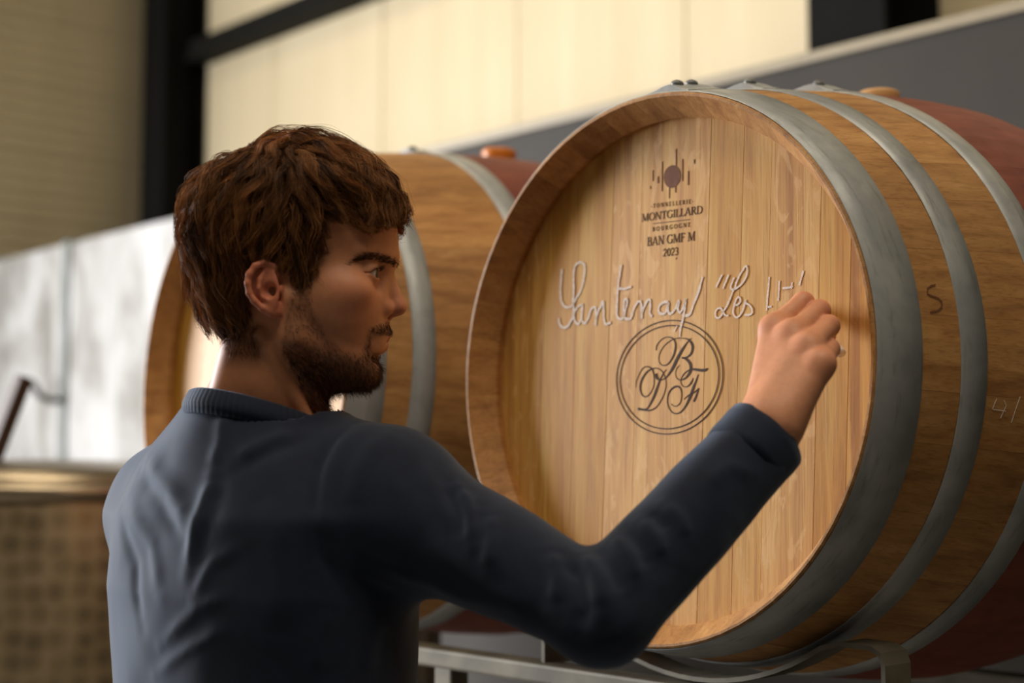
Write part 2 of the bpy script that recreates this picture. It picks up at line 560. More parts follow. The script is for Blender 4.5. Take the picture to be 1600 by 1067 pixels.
# ---- marks on the near barrel's head (mm on the head plane: s to the right, t up)
def ribbon(name, strokes, mat, parent, y, jitter=0.0, seed=1, sub=3):
    rnd = random.Random(seed); V = []; F = []
    for s in strokes:
        # Catmull-Rom resample
        P = [np.array(p, float) for p in s]
        if len(P) > 2:
            Q = [P[0]] + P + [P[-1]]; out = []
            for i in range(1, len(Q) - 2):
                for k in range(sub):
                    t = k / sub
                    out.append(0.5 * ((2 * Q[i]) + (-Q[i - 1] + Q[i + 1]) * t + (2 * Q[i - 1] - 5 * Q[i] + 4 * Q[i + 1] - Q[i + 2]) * t * t + (-Q[i - 1] + 3 * Q[i] - 3 * Q[i + 1] + Q[i + 2]) * t ** 3))
            out.append(P[-1]); P = out
        n0 = len(V)
        for i, p in enumerate(P):
            d = P[min(i + 1, len(P) - 1)] - P[max(i - 1, 0)]
            L = math.hypot(d[0], d[1]) or 1
            nx, ny = -d[1] / L, d[0] / L
            wj = abs(p[2]) / 2
            for sg in (1, -1):
                ww = wj * (1 + jitter * rnd.uniform(-1, 1))
                V.append(((p[0] + sg * nx * ww) / 1000, y, (p[1] + sg * ny * ww) / 1000))
        for i in range(len(P) - 1):
            F.append((n0 + 2 * i, n0 + 2 * i + 1, n0 + 2 * i + 3, n0 + 2 * i + 2))
    o = mesh(name, V, F, mat, parent)
    sd = o.modifiers.new('thickness', 'SOLIDIFY'); sd.thickness = 0.0002; sd.offset = 0
    return o
MONO= [[(-17.2,22.0,1.27),(-16.4,26.7,1.02),(-11.9,31.7,0.76),(-4.7,35.3,0.76),(2.5,35.5,1.02),(8.7,33.1,1.53),(11.8,27.7,2.04),(11.5,21.1,2.29),(8.8,14.6,2.04),(4.4,8.9,1.53),(-0.9,5.2,1.15),(-7.2,4.8,0.89),(-11.7,7.7,0.76),(-13.2,13.1,0.76),(-10.9,19.7,0.76),(-4.6,26.6,0.76),(4.3,31.4,0.76),(13.2,33.5,0.76),(23.8,32.9,0.89),(30.7,31.1,1.53),(35.1,26.9,2.8),(36.9,22.3,3.06),(35.2,16.5,2.55),(30.8,12.8,1.78),(25.6,11.3,1.78),(21.2,11.6,1.02)],[(21.2,11.6,1.78),(25.6,10.8,2.04),(30.8,7.5,3.06),(34.0,2.8,3.57),(33.5,-3.7,3.31),(30.0,-8.1,2.55),(25.7,-11.2,1.53),(19.6,-12.5,1.02),(14.3,-10.7,0.76),(12.0,-6.0,0.64),(13.4,-0.1,0.64),(17.7,3.6,0.51)],[(34.6,32.2,0.64),(29.0,28.0,1.27),(22.9,21.7,2.8),(16.8,14.2,3.57),(11.5,6.5,3.82),(7.2,0.1,3.31),(1.8,-5.6,2.04),(-2.6,-9.3,1.27),(-8.9,-11.3,0.89),(-14.3,-10.6,1.27),(-17.0,-8.1,2.04),(-16.7,-4.7,3.06)],[(35.2,-1.4,1.78),(41.3,-2.1,2.55),(49.9,-3.4,3.06),(55.0,-3.1,2.55),(58.0,-1.6,1.02)],[(34.4,-1.4,1.02),(27.4,-4.1,1.02),(22.2,-8.4,0.89),(19.6,-13.6,0.76),(21.4,-18.2,0.76),(25.7,-20.4,0.76),(31.0,-19.3,1.27),(35.3,-15.5,1.78),(37.9,-11.1,0.76)],[(45.1,-7.5,0.76),(42.2,-13.8,1.78),(37.9,-22.1,3.06),(33.6,-31.1,3.31),(28.4,-39.4,2.29),(23.2,-45.1,1.53),(17.1,-48.6,1.27),(10.1,-48.7,1.15),(3.9,-44.6,1.02),(0.6,-37.9,1.15),(0.6,-30.0,1.4),(3.7,-24.1,1.53),(9.0,-20.4,1.78),(14.3,-19.3,2.04),(18.7,-21.1,1.53),(20.9,-25.4,1.27),(20.9,-32.0,1.02),(18.8,-37.8,0.89),(13.6,-40.9,0.76),(8.3,-40.1,0.64),(6.1,-38.1,0.51)],[(24.4,-34.0,0.51),(31.0,-29.7,1.02),(39.6,-26.7,1.15),(46.0,-22.4,0.76)],[(46.0,-22.4,0.76),(43.1,-28.8,1.78),(39.7,-35.2,2.29),(38.3,-36.7,1.53)],[(-48.2,-18.2,0.51),(-47.3,-11.5,0.64),(-42.8,-3.6,0.76),(-37.3,2.9,0.89),(-30.8,4.6,1.15),(-24.4,2.3,1.53),(-21.1,-2.6,1.66),(-20.1,-9.3,1.27),(-20.6,-17.3,1.02),(-24.2,-23.8,0.89),(-29.7,-28.3,1.02),(-35.2,-28.8,1.27),(-39.2,-25.3,1.78),(-41.1,-19.2,2.29),(-39.9,-12.5,2.55),(-36.3,-6.6,2.29),(-30.8,-1.4,1.78),(-23.5,1.6,1.27),(-15.3,1.9,1.02),(-8.0,-1.8,0.89),(-3.5,-8.6,0.76),(-2.0,-16.7,0.76),(-4.3,-25.8,0.89),(-9.6,-34.3,1.02),(-16.8,-41.4,1.15),(-25.9,-44.5,1.53),(-35.0,-43.6,2.04),(-42.1,-42.7,2.8),(-44.3,-42.2,2.8)],[(-1.8,-0.1,0.51),(-6.2,-4.5,1.02),(-11.6,-12.3,2.04),(-16.0,-21.4,3.06),(-20.5,-30.0,3.06),(-25.9,-37.8,2.04),(-30.5,-42.3,1.27),(-36.9,-43.9,1.02)],[(-17.1,-4.1,3.31),(-15.2,-8.1,2.29),(-12.5,-10.9,1.02)]]
LOGO= [[(11.7,244.9,1.28),(11.8,225.6,1.28)],[(-9.0,233.9,1.28),(-9.3,200.2,1.28)],[(21.4,232.0,1.15),(21.2,207.4,1.15)],[(38.7,229.0,1.28),(38.7,224.1,1.28)],[(30.0,217.3,1.79),(29.9,201.8,1.79)],[(-15.3,217.6,1.79),(-15.2,210.2,1.79)],[(-23.3,226.1,1.15),(-23.2,213.7,1.15)],[(-27.2,208.4,1.15),(-27.2,205.1,1.15)],[(1.9,203.4,1.15),(1.6,190.6,1.15)],[(11.1,202.8,1.53),(11.1,196.0,1.53)],[(-22.8,165.1,0.77),(32.5,163.1,0.77)],[(-25.7,184.7,0.89),(-24.6,184.7,0.89)],[(35.6,182.6,0.89),(36.6,182.6,0.89)],[(12.7,123.3,1.02),(12.0,120.7,0.64)]]
CHALK= [[(-170.2,127.7,2.76),(-171.7,115.2,2.76),(-172.4,103.3,2.76),(-171.7,92.4,2.76),(-167.8,84.9,2.76),(-160.0,80.9,2.76),(-153.2,82.6,2.76),(-145.6,90.3,2.76),(-138.1,99.1,2.76),(-134.0,109.4,2.76),(-131.7,121.1,2.76),(-132.6,129.5,2.76),(-138.6,132.7,2.76),(-145.3,131.3,2.76),(-149.5,125.1,2.76),(-150.2,113.3,2.76),(-150.0,99.0,2.76),(-150.7,87.1,2.76),(-149.7,77.5,2.76),(-150.4,69.3,2.76),(-154.6,63.6,2.76),(-158.8,58.6,2.76),(-164.8,57.2,2.76),(-170.9,59.4,2.76),(-174.4,65.0,2.76),(-174.8,69.2,2.76)],[(-133.7,82.8,2.76),(-142.1,80.5,2.76),(-147.9,74.4,2.76),(-148.7,66.8,2.76),(-145.2,61.2,2.76),(-140.1,60.2,2.76),(-138.5,64.9,2.76)],[(-134.5,83.5,2.76),(-135.6,74.1,2.76),(-136.0,64.7,2.76),(-130.9,60.2,2.76),(-125.1,65.1,2.76),(-120.2,75.3,2.76),(-115.3,77.8,2.76),(-112.8,75.9,2.76),(-111.9,67.6,2.76),(-112.5,56.0,2.76)],[(-112.1,63.0,2.76),(-108.6,72.1,2.76),(-103.8,78.7,2.76),(-100.6,83.1,2.76),(-99.6,73.7,2.76),(-98.7,62.0,2.76),(-96.2,56.6,2.76),(-88.1,58.4,2.76)],[(-71.6,123.4,2.76),(-74.2,112.1,2.76),(-76.5,99.6,2.76),(-77.6,85.9,2.76),(-78.6,72.1,2.76),(-77.7,64.0,2.76),(-72.9,60.8,2.76),(-67.3,62.1,2.76),(-65.0,69.9,2.76),(-61.9,77.7,2.76),(-63.3,83.0,2.76),(-66.7,80.4,2.76),(-67.4,71.3,2.76),(-65.7,62.0,2.76),(-58.6,59.7,2.76),(-54.7,62.3,2.76),(-51.6,70.1,2.76),(-46.2,77.6,2.76),(-41.6,78.4,2.76),(-39.2,72.5,2.76),(-39.1,58.9,2.76)],[(-74.8,96.0,2.76),(-65.3,95.0,2.76),(-55.5,96.6,2.76)],[(-39.1,64.6,2.76),(-35.3,72.2,2.76),(-30.0,79.1,2.76),(-26.2,78.3,2.76),(-26.1,70.4,2.76),(-26.8,63.7,2.76),(-23.0,60.0,2.76)],[(1.1,74.9,2.76),(-6.4,74.4,2.76),(-12.4,70.4,2.76),(-13.1,64.9,2.76),(-7.8,61.7,2.76),(-1.8,64.0,2.76),(1.8,73.8,2.76),(1.1,66.0,2.76),(3.4,61.4,2.76),(10.1,64.2,2.76),(17.4,74.7,2.76),(15.3,66.1,2.76),(19.0,61.4,2.76),(24.8,68.6,2.76),(26.9,76.2,2.76),(25.5,64.2,2.76),(22.7,53.4,2.76),(19.8,44.8,2.76),(18.4,35.0,1.49)],[(26.3,57.5,2.76),(33.6,59.2,2.76),(39.3,70.8,2.76),(45.0,81.3,2.76),(51.4,98.2,2.76)],[(10.2,41.0,1.28),(14.6,47.3,1.28)],[(79.0,97.6,1.99),(74.5,91.5,1.99),(70.3,84.5,1.99)],[(87.9,96.7,1.99),(84.0,89.8,1.99),(80.1,82.4,1.99)],[(95.6,93.0,1.99),(91.8,86.5,1.99),(91.0,82.3,1.99),(94.0,80.3,1.99),(101.1,82.3,1.99),(108.7,88.4,1.99),(113.0,95.6,1.99),(113.0,101.6,1.99),(111.2,103.9,1.99),(106.5,98.8,1.99),(101.6,92.4,1.99),(98.3,86.8,1.99),(96.7,81.8,1.99),(93.4,77.8,1.99),(90.1,71.2,1.99),(85.7,63.9,1.99),(83.5,61.1,1.99),(80.2,57.4,1.99),(77.9,53.7,1.99),(73.5,51.5,1.99),(69.5,53.9,1.99),(70.1,59.1,1.99),(73.5,61.8,1.99),(77.4,61.5,1.99),(80.2,57.4,1.99),(83.5,53.8,1.99),(87.9,53.0,1.99)],[(96.2,63.9,1.99),(100.0,63.6,1.99),(103.8,66.3,1.99),(103.8,70.1,1.99),(101.1,71.6,1.99),(97.8,68.9,1.99),(95.6,63.1,1.99),(94.0,56.4,1.99),(96.7,51.1,1.99),(101.1,50.8,1.99),(106.5,55.5,1.99),(109.2,62.0,1.99),(110.9,67.8,1.99),(111.9,64.4,1.99),(116.3,62.3,1.99),(119.5,57.9,1.99),(119.5,53.2,1.99),(115.2,51.9,1.99),(109.8,52.3,1.99)],[(142.7,89.5,1.99),(141.6,77.9,1.99),(140.2,67.1,1.99),(139.1,54.7,1.99)],[(140.7,57.9,1.99),(145.9,58.2,1.99)],[(155.9,84.1,1.99),(155.4,75.0,1.99),(154.3,63.5,1.99)],[(160.0,75.9,1.99),(167.7,76.0,1.99),(173.4,76.8,1.99)],[(172.4,81.0,1.99),(171.6,74.4,1.99)],[(186.6,91.6,2.3),(184.1,84.8,1.99),(181.5,76.9,1.99)]]
DISC= [(18.5,212.8),(18.3,216.1),(17.3,219.4),(15.6,222.3),(13.1,224.7),(10.2,226.4),(7.0,227.3),(3.7,227.4),(0.5,226.5),(-2.3,224.9),(-4.5,222.6),(-6.0,219.7),(-6.7,216.4),(-6.5,213.0),(-5.5,209.8),(-3.7,206.8),(-1.2,204.4),(1.7,202.8),(5.0,201.9),(8.3,201.9),(11.4,202.7),(14.1,204.4),(16.3,206.7),(17.8,209.6)]
T, N_ = 0.125, 0.06     # thick and thin strokes of the roman capitals
def arc(cx, cy, rx, ry, a0, a1, n=14, wt=None):
    out = []
    for i in range(n):
        a = R(a0 + (a1 - a0) * i / (n - 1))
        w = N_ + (T - N_) * abs(math.cos(a)) if wt is None else wt
        out.append((cx + rx * math.cos(a), cy + ry * math.sin(a), w))
    return out
def sf(x, y, w=0.26): return [(x - w / 2, y, 0.05), (x + w / 2, y, 0.05)]
def ln(x0, y0, x1, y1, w): return [(x0, y0, w), (x1, y1, w)]
def stem(x, w=T): return [ln(x, 0, x, 1, w), sf(x, 0.025), sf(x, 0.975)]
GLYPH = {
 'A': (0.86, [ln(0.08, 0, 0.42, 1, N_), ln(0.42, 1, 0.76, 0, T), ln(0.2, 0.33, 0.63, 0.33, 0.06), sf(0.08, 0.025), sf(0.77, 0.025)]),
 'B': (0.72, stem(0.16) + [[(0.16, 0.97, 0.06), (0.36, 0.97, 0.06)] + arc(0.36, 0.75, 0.2, 0.22, 90, -90) + [(0.16, 0.53, 0.06)], [(0.16, 0.53, 0.06)] + arc(0.38, 0.28, 0.24, 0.25, 90, -90) + [(0.16, 0.03, 0.06)]]),
 'D': (0.88, stem(0.16) + [[(0.16, 0.97, 0.06)] + arc(0.36, 0.5, 0.42, 0.47, 90, -90, 18) + [(0.16, 0.03, 0.06)]]),
 'E': (0.66, stem(0.16) + [ln(0.16, 0.97, 0.56, 0.97, 0.07), ln(0.16, 0.52, 0.46, 0.52, 0.07), ln(0.16, 0.03, 0.6, 0.03, 0.07), ln(0.56, 0.97, 0.57, 0.8, 0.06), ln(0.59, 0.03, 0.6, 0.22, 0.06)]),
 'F': (0.64, stem(0.16) + [ln(0.16, 0.97, 0.56, 0.97, 0.07), ln(0.16, 0.52, 0.46, 0.52, 0.07), ln(0.56, 0.97, 0.57, 0.8, 0.06), ln(0.46, 0.43, 0.46, 0.61, 0.05)]),
 'G': (0.90, [arc(0.46, 0.5, 0.38, 0.48, 40, 325, 24), ln(0.76, 0.05, 0.76, 0.42, T), sf(0.74, 0.43), ln(0.75, 0.80, 0.76, 0.97, 0.05)]),
 'I': (0.36, stem(0.18)),
 'L': (0.64, stem(0.16) + [ln(0.16, 0.03, 0.58, 0.03, 0.07), ln(0.58, 0.03, 0.6, 0.24, 0.06)]),
 'M': (1.06, [ln(0.14, 0, 0.16, 1, N_), ln(0.16, 1, 0.53, 0.05, T), ln(0.53, 0.05, 0.88, 1, N_), ln(0.88, 1, 0.91, 0, T), sf(0.14, 0.025), sf(0.91, 0.025), sf(0.12, 0.975, 0.2), sf(0.92, 0.975, 0.2)]),
 'N': (0.90, [ln(0.14, 0, 0.14, 1, N_), ln(0.14, 1, 0.76, 0, T), ln(0.76, 0, 0.76, 1, N_), sf(0.14, 0.025), sf(0.12, 0.975, 0.2), sf(0.76, 0.975)]),
 'O': (0.94, [arc(0.47, 0.5, 0.39, 0.48, 0, 360, 30)]),
 'R': (0.78, stem(0.16) + [[(0.16, 0.97, 0.06), (0.36, 0.97, 0.06)] + arc(0.36, 0.74, 0.22, 0.23, 90, -90) + [(0.16, 0.51, 0.06)], ln(0.36, 0.5, 0.72, 0.02, T), sf(0.72, 0.025, 0.16)]),
 'T': (0.78, [ln(0.39, 0, 0.39, 1, T), sf(0.39, 0.025), ln(0.06, 0.97, 0.72, 0.97, 0.07), ln(0.06, 0.97, 0.05, 0.78, 0.06), ln(0.72, 0.97, 0.73, 0.78, 0.06)]),
 'U': (0.86, [[(0.18, 1, T), (0.18, 0.4, T)] + [(0.44 + 0.26 * math.cos(R(a)), 0.32 + 0.30 * math.sin(R(a)), 0.10) for a in range(180, 361, 20)] + [(0.70, 1, N_)], sf(0.18, 0.975), sf(0.70, 0.975)]),
 '2': (0.64, [arc(0.32, 0.70, 0.22, 0.28, 170, -30, 14, 0.10) + [(0.34, 0.36, 0.09), (0.10, 0.05, 0.08)], ln(0.08, 0.05, 0.58, 0.05, 0.10)]),
 '0': (0.66, [arc(0.33, 0.5, 0.24, 0.48, 0, 360, 26)]),
 '3': (0.62, [arc(0.30, 0.74, 0.2, 0.24, 150, -90, 14, 0.10), arc(0.30, 0.27, 0.23, 0.25, 90, -150, 14, 0.11)]),
 ' ': (0.34, []),
}
def text_strokes(txt, b0, b1, h, track=0.05):
    wid = sum(GLYPH[ch][0] + track for ch in txt) - track
    ux = np.array(b1) - np.array(b0); L = np.linalg.norm(ux); ux = ux / L
    uy = np.array([0.036, 1.0])
    kx = L / wid; out = []; x = 0.0
    for ch in txt:
        gw, st = GLYPH[ch]
        for s in st:
            q = []
            for px, py, w in s:
                p = np.array(b0) + ux * (x + px) * kx + uy * py * h
                q.append((p[0], p[1], w * (h * 0.55 + kx * 0.45)))
            # straight glyph strokes stay straight: resample happens only for curves
            out.append(q)
        x += gw + track
    return out
YM = HEAD_D - 0.00015
txt = []
txt += text_strokes('TONNELLERIE', (-22.9, 182.9), (33.7, 180.7), 4.8, 0.42)
txt += text_strokes('MONTGILLARD', (-40.5, 169.3), (50.7, 167.5), 8.8, 0.02)
txt += text_strokes('BOURGOGNE', (-23.7, 156.3), (32.9, 155.1), 4.9, 0.42)
txt += text_strokes('BAN GMF M', (-31.9, 140.5), (39.9, 139.1), 10.0, 0.02)
txt += text_strokes('2023', (-7.6, 126.1), (15.4, 125.7), 8.6, 0.04)
o = ribbon('cooper_stamp_lettering', txt, M['burn'], barrel1, YM, sub=2)
o = ribbon('cooper_stamp_bars', LOGO, M['burn_soft'], barrel1, YM); tag(o, kind='stuff')
DV = [(s / 1000, YM, t / 1000) for s, t in DISC]
dm = mesh('cooper_stamp_disc', DV, [tuple(range(len(DV)))], M['burn_soft'], barrel1)
o = ribbon('monogram_letters', MONO, M['burn'], barrel1, YM, sub=4)
ring = []
for rx, ry in ((79.2, 62.6), (73.4, 56.9)):
    ring.append([(0.6 + rx * math.cos(2 * math.pi * i / 72), -8.6 + ry * math.sin(2 * math.pi * i / 72), 1.15) for i in range(73)])
o = ribbon('monogram_ring', ring, M['burn'], barrel1, YM, sub=1)
o = ribbon('chalk_writing', [[(a_, b_, c_ * 1.02) for a_, b_, c_ in q_] for q_ in CHALK], M['chalk'], barrel1, YM - 0.0003, 0.30, 5, sub=4)
# letter burnt into the side and a faint chalk note, laid on the curved staves
def side_ribbon(name, strokes, w, mat):
    V = []; F = []
    for s in strokes:
        P = [np.array(p, float) for p in s]; n0 = len(V)
        for i, p in enumerate(P):
            d = P[min(i + 1, len(P) - 1)] - P[max(i - 1, 0)]
            d = np.array([R(d[0]) * 0.32, d[1]]); d /= np.linalg.norm(d)
            for sg in (1, -1):
                an = R(p[0]) + sg * (-d[1]) * w / 2 / 0.32; y = p[1] + sg * d[0] * w / 2
                r = rad(y) + 0.0006
                V.append((r * math.cos(an), y, r * math.sin(an)))
        for i in range(len(P) - 1):
            F.append((n0 + 2 * i, n0 + 2 * i + 1, n0 + 2 * i + 3, n0 + 2 * i + 2))
    o = mesh(name, V, F, mat, barrel1)
    sd = o.modifiers.new('thickness', 'SOLIDIFY'); sd.thickness = 0.0002; sd.offset = 0
    return o
side_ribbon('side_stamp', [[(12.96, .0874), (12.7, .081), (12.2, .0755), (11.2, .0741), (10.9, .078), (10.7, .083), (10.4, .088), (9.9, .0915), (8.9, .0904), (8.2, .084), (7.82, .0738)]], 0.0016, M['burn_soft'])
side_ribbon('side_chalk_note', [[(-6.42, .1623), (-8.33, .1575)], [(-8.32, .1588), (-8.43, .177)], [(-6.62, .1728), (-7.5, .1766), (-9.74, .1706)], [(-5.76, .1959), (-7.97, .191), (-10.34, .1871)]], 0.0009, M['chalk'])

# ---------------------------------------------------------------- rack under the barrels
rk = empty('barrel_rack', (-1.2, 1.30, 0))
tag(rk, 'galvanised steel rack carrying the two oak barrels', 'rack')
def rbar(name, lo, hi, bevel=0.004):
    f = Vector((-1.2, 1.30, 0))
    return box(name, Vector(lo) - f, Vector(hi) - f, M['rack'], rk, bevel)
RZ = 1.198
X0, X1 = -2.40, -0.34
for z in (RZ, 0.32):
    rbar('front_rail', (X0, 1.262, z - 0.024), (X1, 1.302, z))
    rbar('rear_rail', (X0, 1.86, z - 0.064), (X1, 1.90, z - 0.04))
for x in (X0 + 0.04, X1 - 0.04):
    for y in (1.262, 1.86):
        rbar('leg', (x - 0.02, y, 0), (x + 0.02, y + 0.04, RZ - (0.024 if y < 1.5 else 0.064)))
    for z in (RZ, 0.32):
        rbar('side_rail', (x - 0.02, 1.302, z - 0.064), (x + 0.02, 1.86, z - 0.04))
rbar('strut', (-1.576, 1.268, 0.32), (-1.542, 1.298, RZ - 0.024), 0.003)
for bc, sz, yaw_ in ((B1, 1.0, 0.003), (B2, 1.068, 0.078)):
    for yy, gap in ((0.102, 0.0165), (0.70, 0.0)):
        # a strip bent under the belly, its shoulders turned down into uprights on the rail
        rr = (0.3225 if gap else rad((yy - 0.022) / sz) + 0.0075) * sz
        zc = bc.z - (0.0186 if sz == 1 else 0.0374) * yy * sz - gap
        def world(x, z): return Vector((bc.x + x + yaw_ * yy, bc.y + yy, z)) - rk.location
        am = R(33); foot = RZ - (0.002 if gap else 0.042)
        top = zc - rr * math.cos(am); sx = rr * math.sin(am)
        half = [world(sx + 0.02, top + 0.003), world(sx + 0.055, top + 0.002), world(sx + 0.066, top - 0.003), world(sx + 0.070, top - 0.014), world(sx + 0.070, foot)]
        left = [world(-sx - 0.070, foot), world(-sx - 0.070, top - 0.014), world(-sx - 0.066, top - 0.003), world(-sx - 0.055, top + 0.002), world(-sx - 0.02, top + 0.003)]
        pts = left + [world(rr * math.sin(R(a)), zc - rr * math.cos(R(a))) for a in range(-32, 33, 4)] + half
        tube_path('cradle', pts, [(-0.0025, -0.022), (0.0025, -0.022), (0.0025, 0.022), (-0.0025, 0.022)], M['rack'], rk, smooth=False)

# ---------------------------------------------------------------- steel vat and what stands on it, far left
def marbled():
    m = Mat('marbled_stainless', 0.3, 0.65, 0.5)
    tc = m.n('ShaderNodeTexCoord'); mp = m.n('ShaderNodeMapping'); m.l(tc.outputs['UV'], mp.inputs[0])
    mp.inputs['Scale'].default_value = (1, 1, 1)
    vo = m.n('ShaderNodeTexVoronoi', feature='F1'); vo.inputs['Scale'].default_value = 22; vo.inputs['Randomness'].default_value = 0.35
    m.l(mp.outputs[0], vo.inputs['Vector'])
    d = vo.outputs['Distance']
    m.color(m.ramp(d, [(0.1, srgb(146, 130, 102)), (0.5, srgb(166, 149, 118)), (0.65, srgb(178, 160, 130))]))
    m.rough(m.maprange(d, 0.1, 0.6, 0.22, 0.42))
    m.bump(d, 0.14, 0.003)
    return m.m
M['marbled'] = marbled()
M['rim_steel'] = plain('brushed_rim', srgb(164, 150, 128), 0.3, 0.85, var=0.08)
M['old_wood'] = plain('dark_wood', srgb(66, 44, 30), 0.7, var=0.25, scale=12)
VC = Vector((-3.22, 1.46, 0)); VR = 0.42; VZ = 1.40
vat = empty('steel_vat', VC); tag(vat, 'round stainless steel vat with a marbled finish at the left edge', 'vat')
def ringmesh(name, prof, mat, parent, n=64, uv=False):
    V = []; F = []
    m = len(prof)
    for i in range(n + 1):
        a = 2 * math.pi * i / n
        for r, z in prof: V.append((r * math.cos(a), r * math.sin(a), z))
    for i in range(n):
        for j in range(m - 1):
            F.append((i * m + j, (i + 1) * m + j, (i + 1) * m + j + 1, i * m + j + 1))
    o = mesh(name, V, F, mat, parent, True)
    if uv:
        ul = o.data.uv_layers.new(name='UVMap')
        for li, lp in enumerate(o.data.loops):
            vi = lp.vertex_index; i, j = divmod(vi, m)
            ul.data[li].uv = (2 * math.pi * VR * i / n, prof[j][1])
    return o
ringmesh('shell', [(VR, 0.30), (VR, VZ - 0.03)], M['marbled'], vat, uv=True)
ringmesh('rim', [(VR - 0.02, VZ - 0.035), (VR + 0.008, VZ - 0.035), (VR + 0.016, VZ - 0.018), (VR + 0.012, VZ), (VR - 0.01, VZ + 0.004), (VR - 0.02, VZ - 0.005)], M['rim_steel'], vat)
ringmesh('lid', [(0.0, VZ + 0.05), (VR * 0.5, VZ + 0.045), (VR * 0.9, VZ + 0.028), (VR - 0.012, VZ + 0.02), (VR - 0.012, VZ - 0.005)], M['rim_steel'], vat)
ringmesh('bottom', [(VR, 0.30), (VR * 0.6, 0.26), (0.0, 0.24)], M['marbled'], vat)
for k in range(3):
    a = 0.5 + k * 2 * math.pi / 3
    tube_path('leg', [(0.34 * math.cos(a), 0.34 * math.sin(a), 0.0), (0.34 * math.cos(a), 0.34 * math.sin(a), 0.31)], circ(0.025, 10), M['rim_steel'], vat)

# dark wooden stake standing on the vat's lid, and a bent hook on the seam of the white panels behind it
stake = tube_path('wooden_stake', [(-3.128, 1.318, VZ + 0.045), (-3.124, 1.321, 1.46), (-3.072, 1.357, 1.618), (-3.071, 1.358, 1.622)],
                  [(-0.016, -0.012), (-0.014, -0.014), (0.014, -0.014), (0.016, -0.012), (0.016, 0.012), (0.014, 0.014), (-0.014, 0.014), (-0.016, 0.012)], M['old_wood'], None, smooth=False)
tag(stake, 'dark wooden stake slanting up from the steel vat lid', 'stake')
hook = tube_path('wall_hook', [(-5.29, 2.488, 1.672), (-5.29, 2.44, 1.672), (-5.31, 2.41, 1.685), (-5.34, 2.40, 1.725), (-5.38, 2.40, 1.745), (-5.42, 2.40, 1.735), (-5.44, 2.41, 1.700)], circ(0.012, 10), M['dark_steel'], None)
tag(hook, 'dark bent hook on the upright seam of the white panels', 'hook')
# ---------------------------------------------------------------- implicit modelling kit (smooth blends, meshed by surface nets)
f32 = np.float32
def nrm(v): return v / (np.linalg.norm(v) + 1e-9)
def smin(a, b, k):
    h = np.maximum(k - np.abs(a - b), 0) / k
    return np.minimum(a, b) - h * h * k * 0.25
def smax(a, b, k): return -smin(-a, -b, k)
def sph(P, c, r): return np.sqrt(((P - np.asarray(c, f32)) ** 2).sum(1)) - f32(r)
def ell(P, c, r, Rm=None):
    q = P - np.asarray(c, f32)
    if Rm is not None: q = q @ np.asarray(Rm, f32)
    r = np.asarray(r, f32)
    k0 = np.sqrt(((q / r) ** 2).sum(1)); k1 = np.sqrt(((q / (r * r)) ** 2).sum(1))
    return k0 * (k0 - 1) / (k1 + 1e-9)
def cone(P, a, b, ra, rb):
    a = np.asarray(a, f32); ab = np.asarray(b, f32) - a
    pa = P - a
    t = np.clip(pa @ ab / (ab @ ab), 0, 1)
    d = pa - t[:, None] * ab
    return np.sqrt((d * d).sum(1)) - (ra + (rb - ra) * t)
def chain(P, pts, rs, k):
    d = None
    for i in range(len(pts) - 1):
        e = cone(P, pts[i], pts[i + 1], rs[i], rs[i + 1])
        d = e if d is None else smin(d, e, k)
    return d

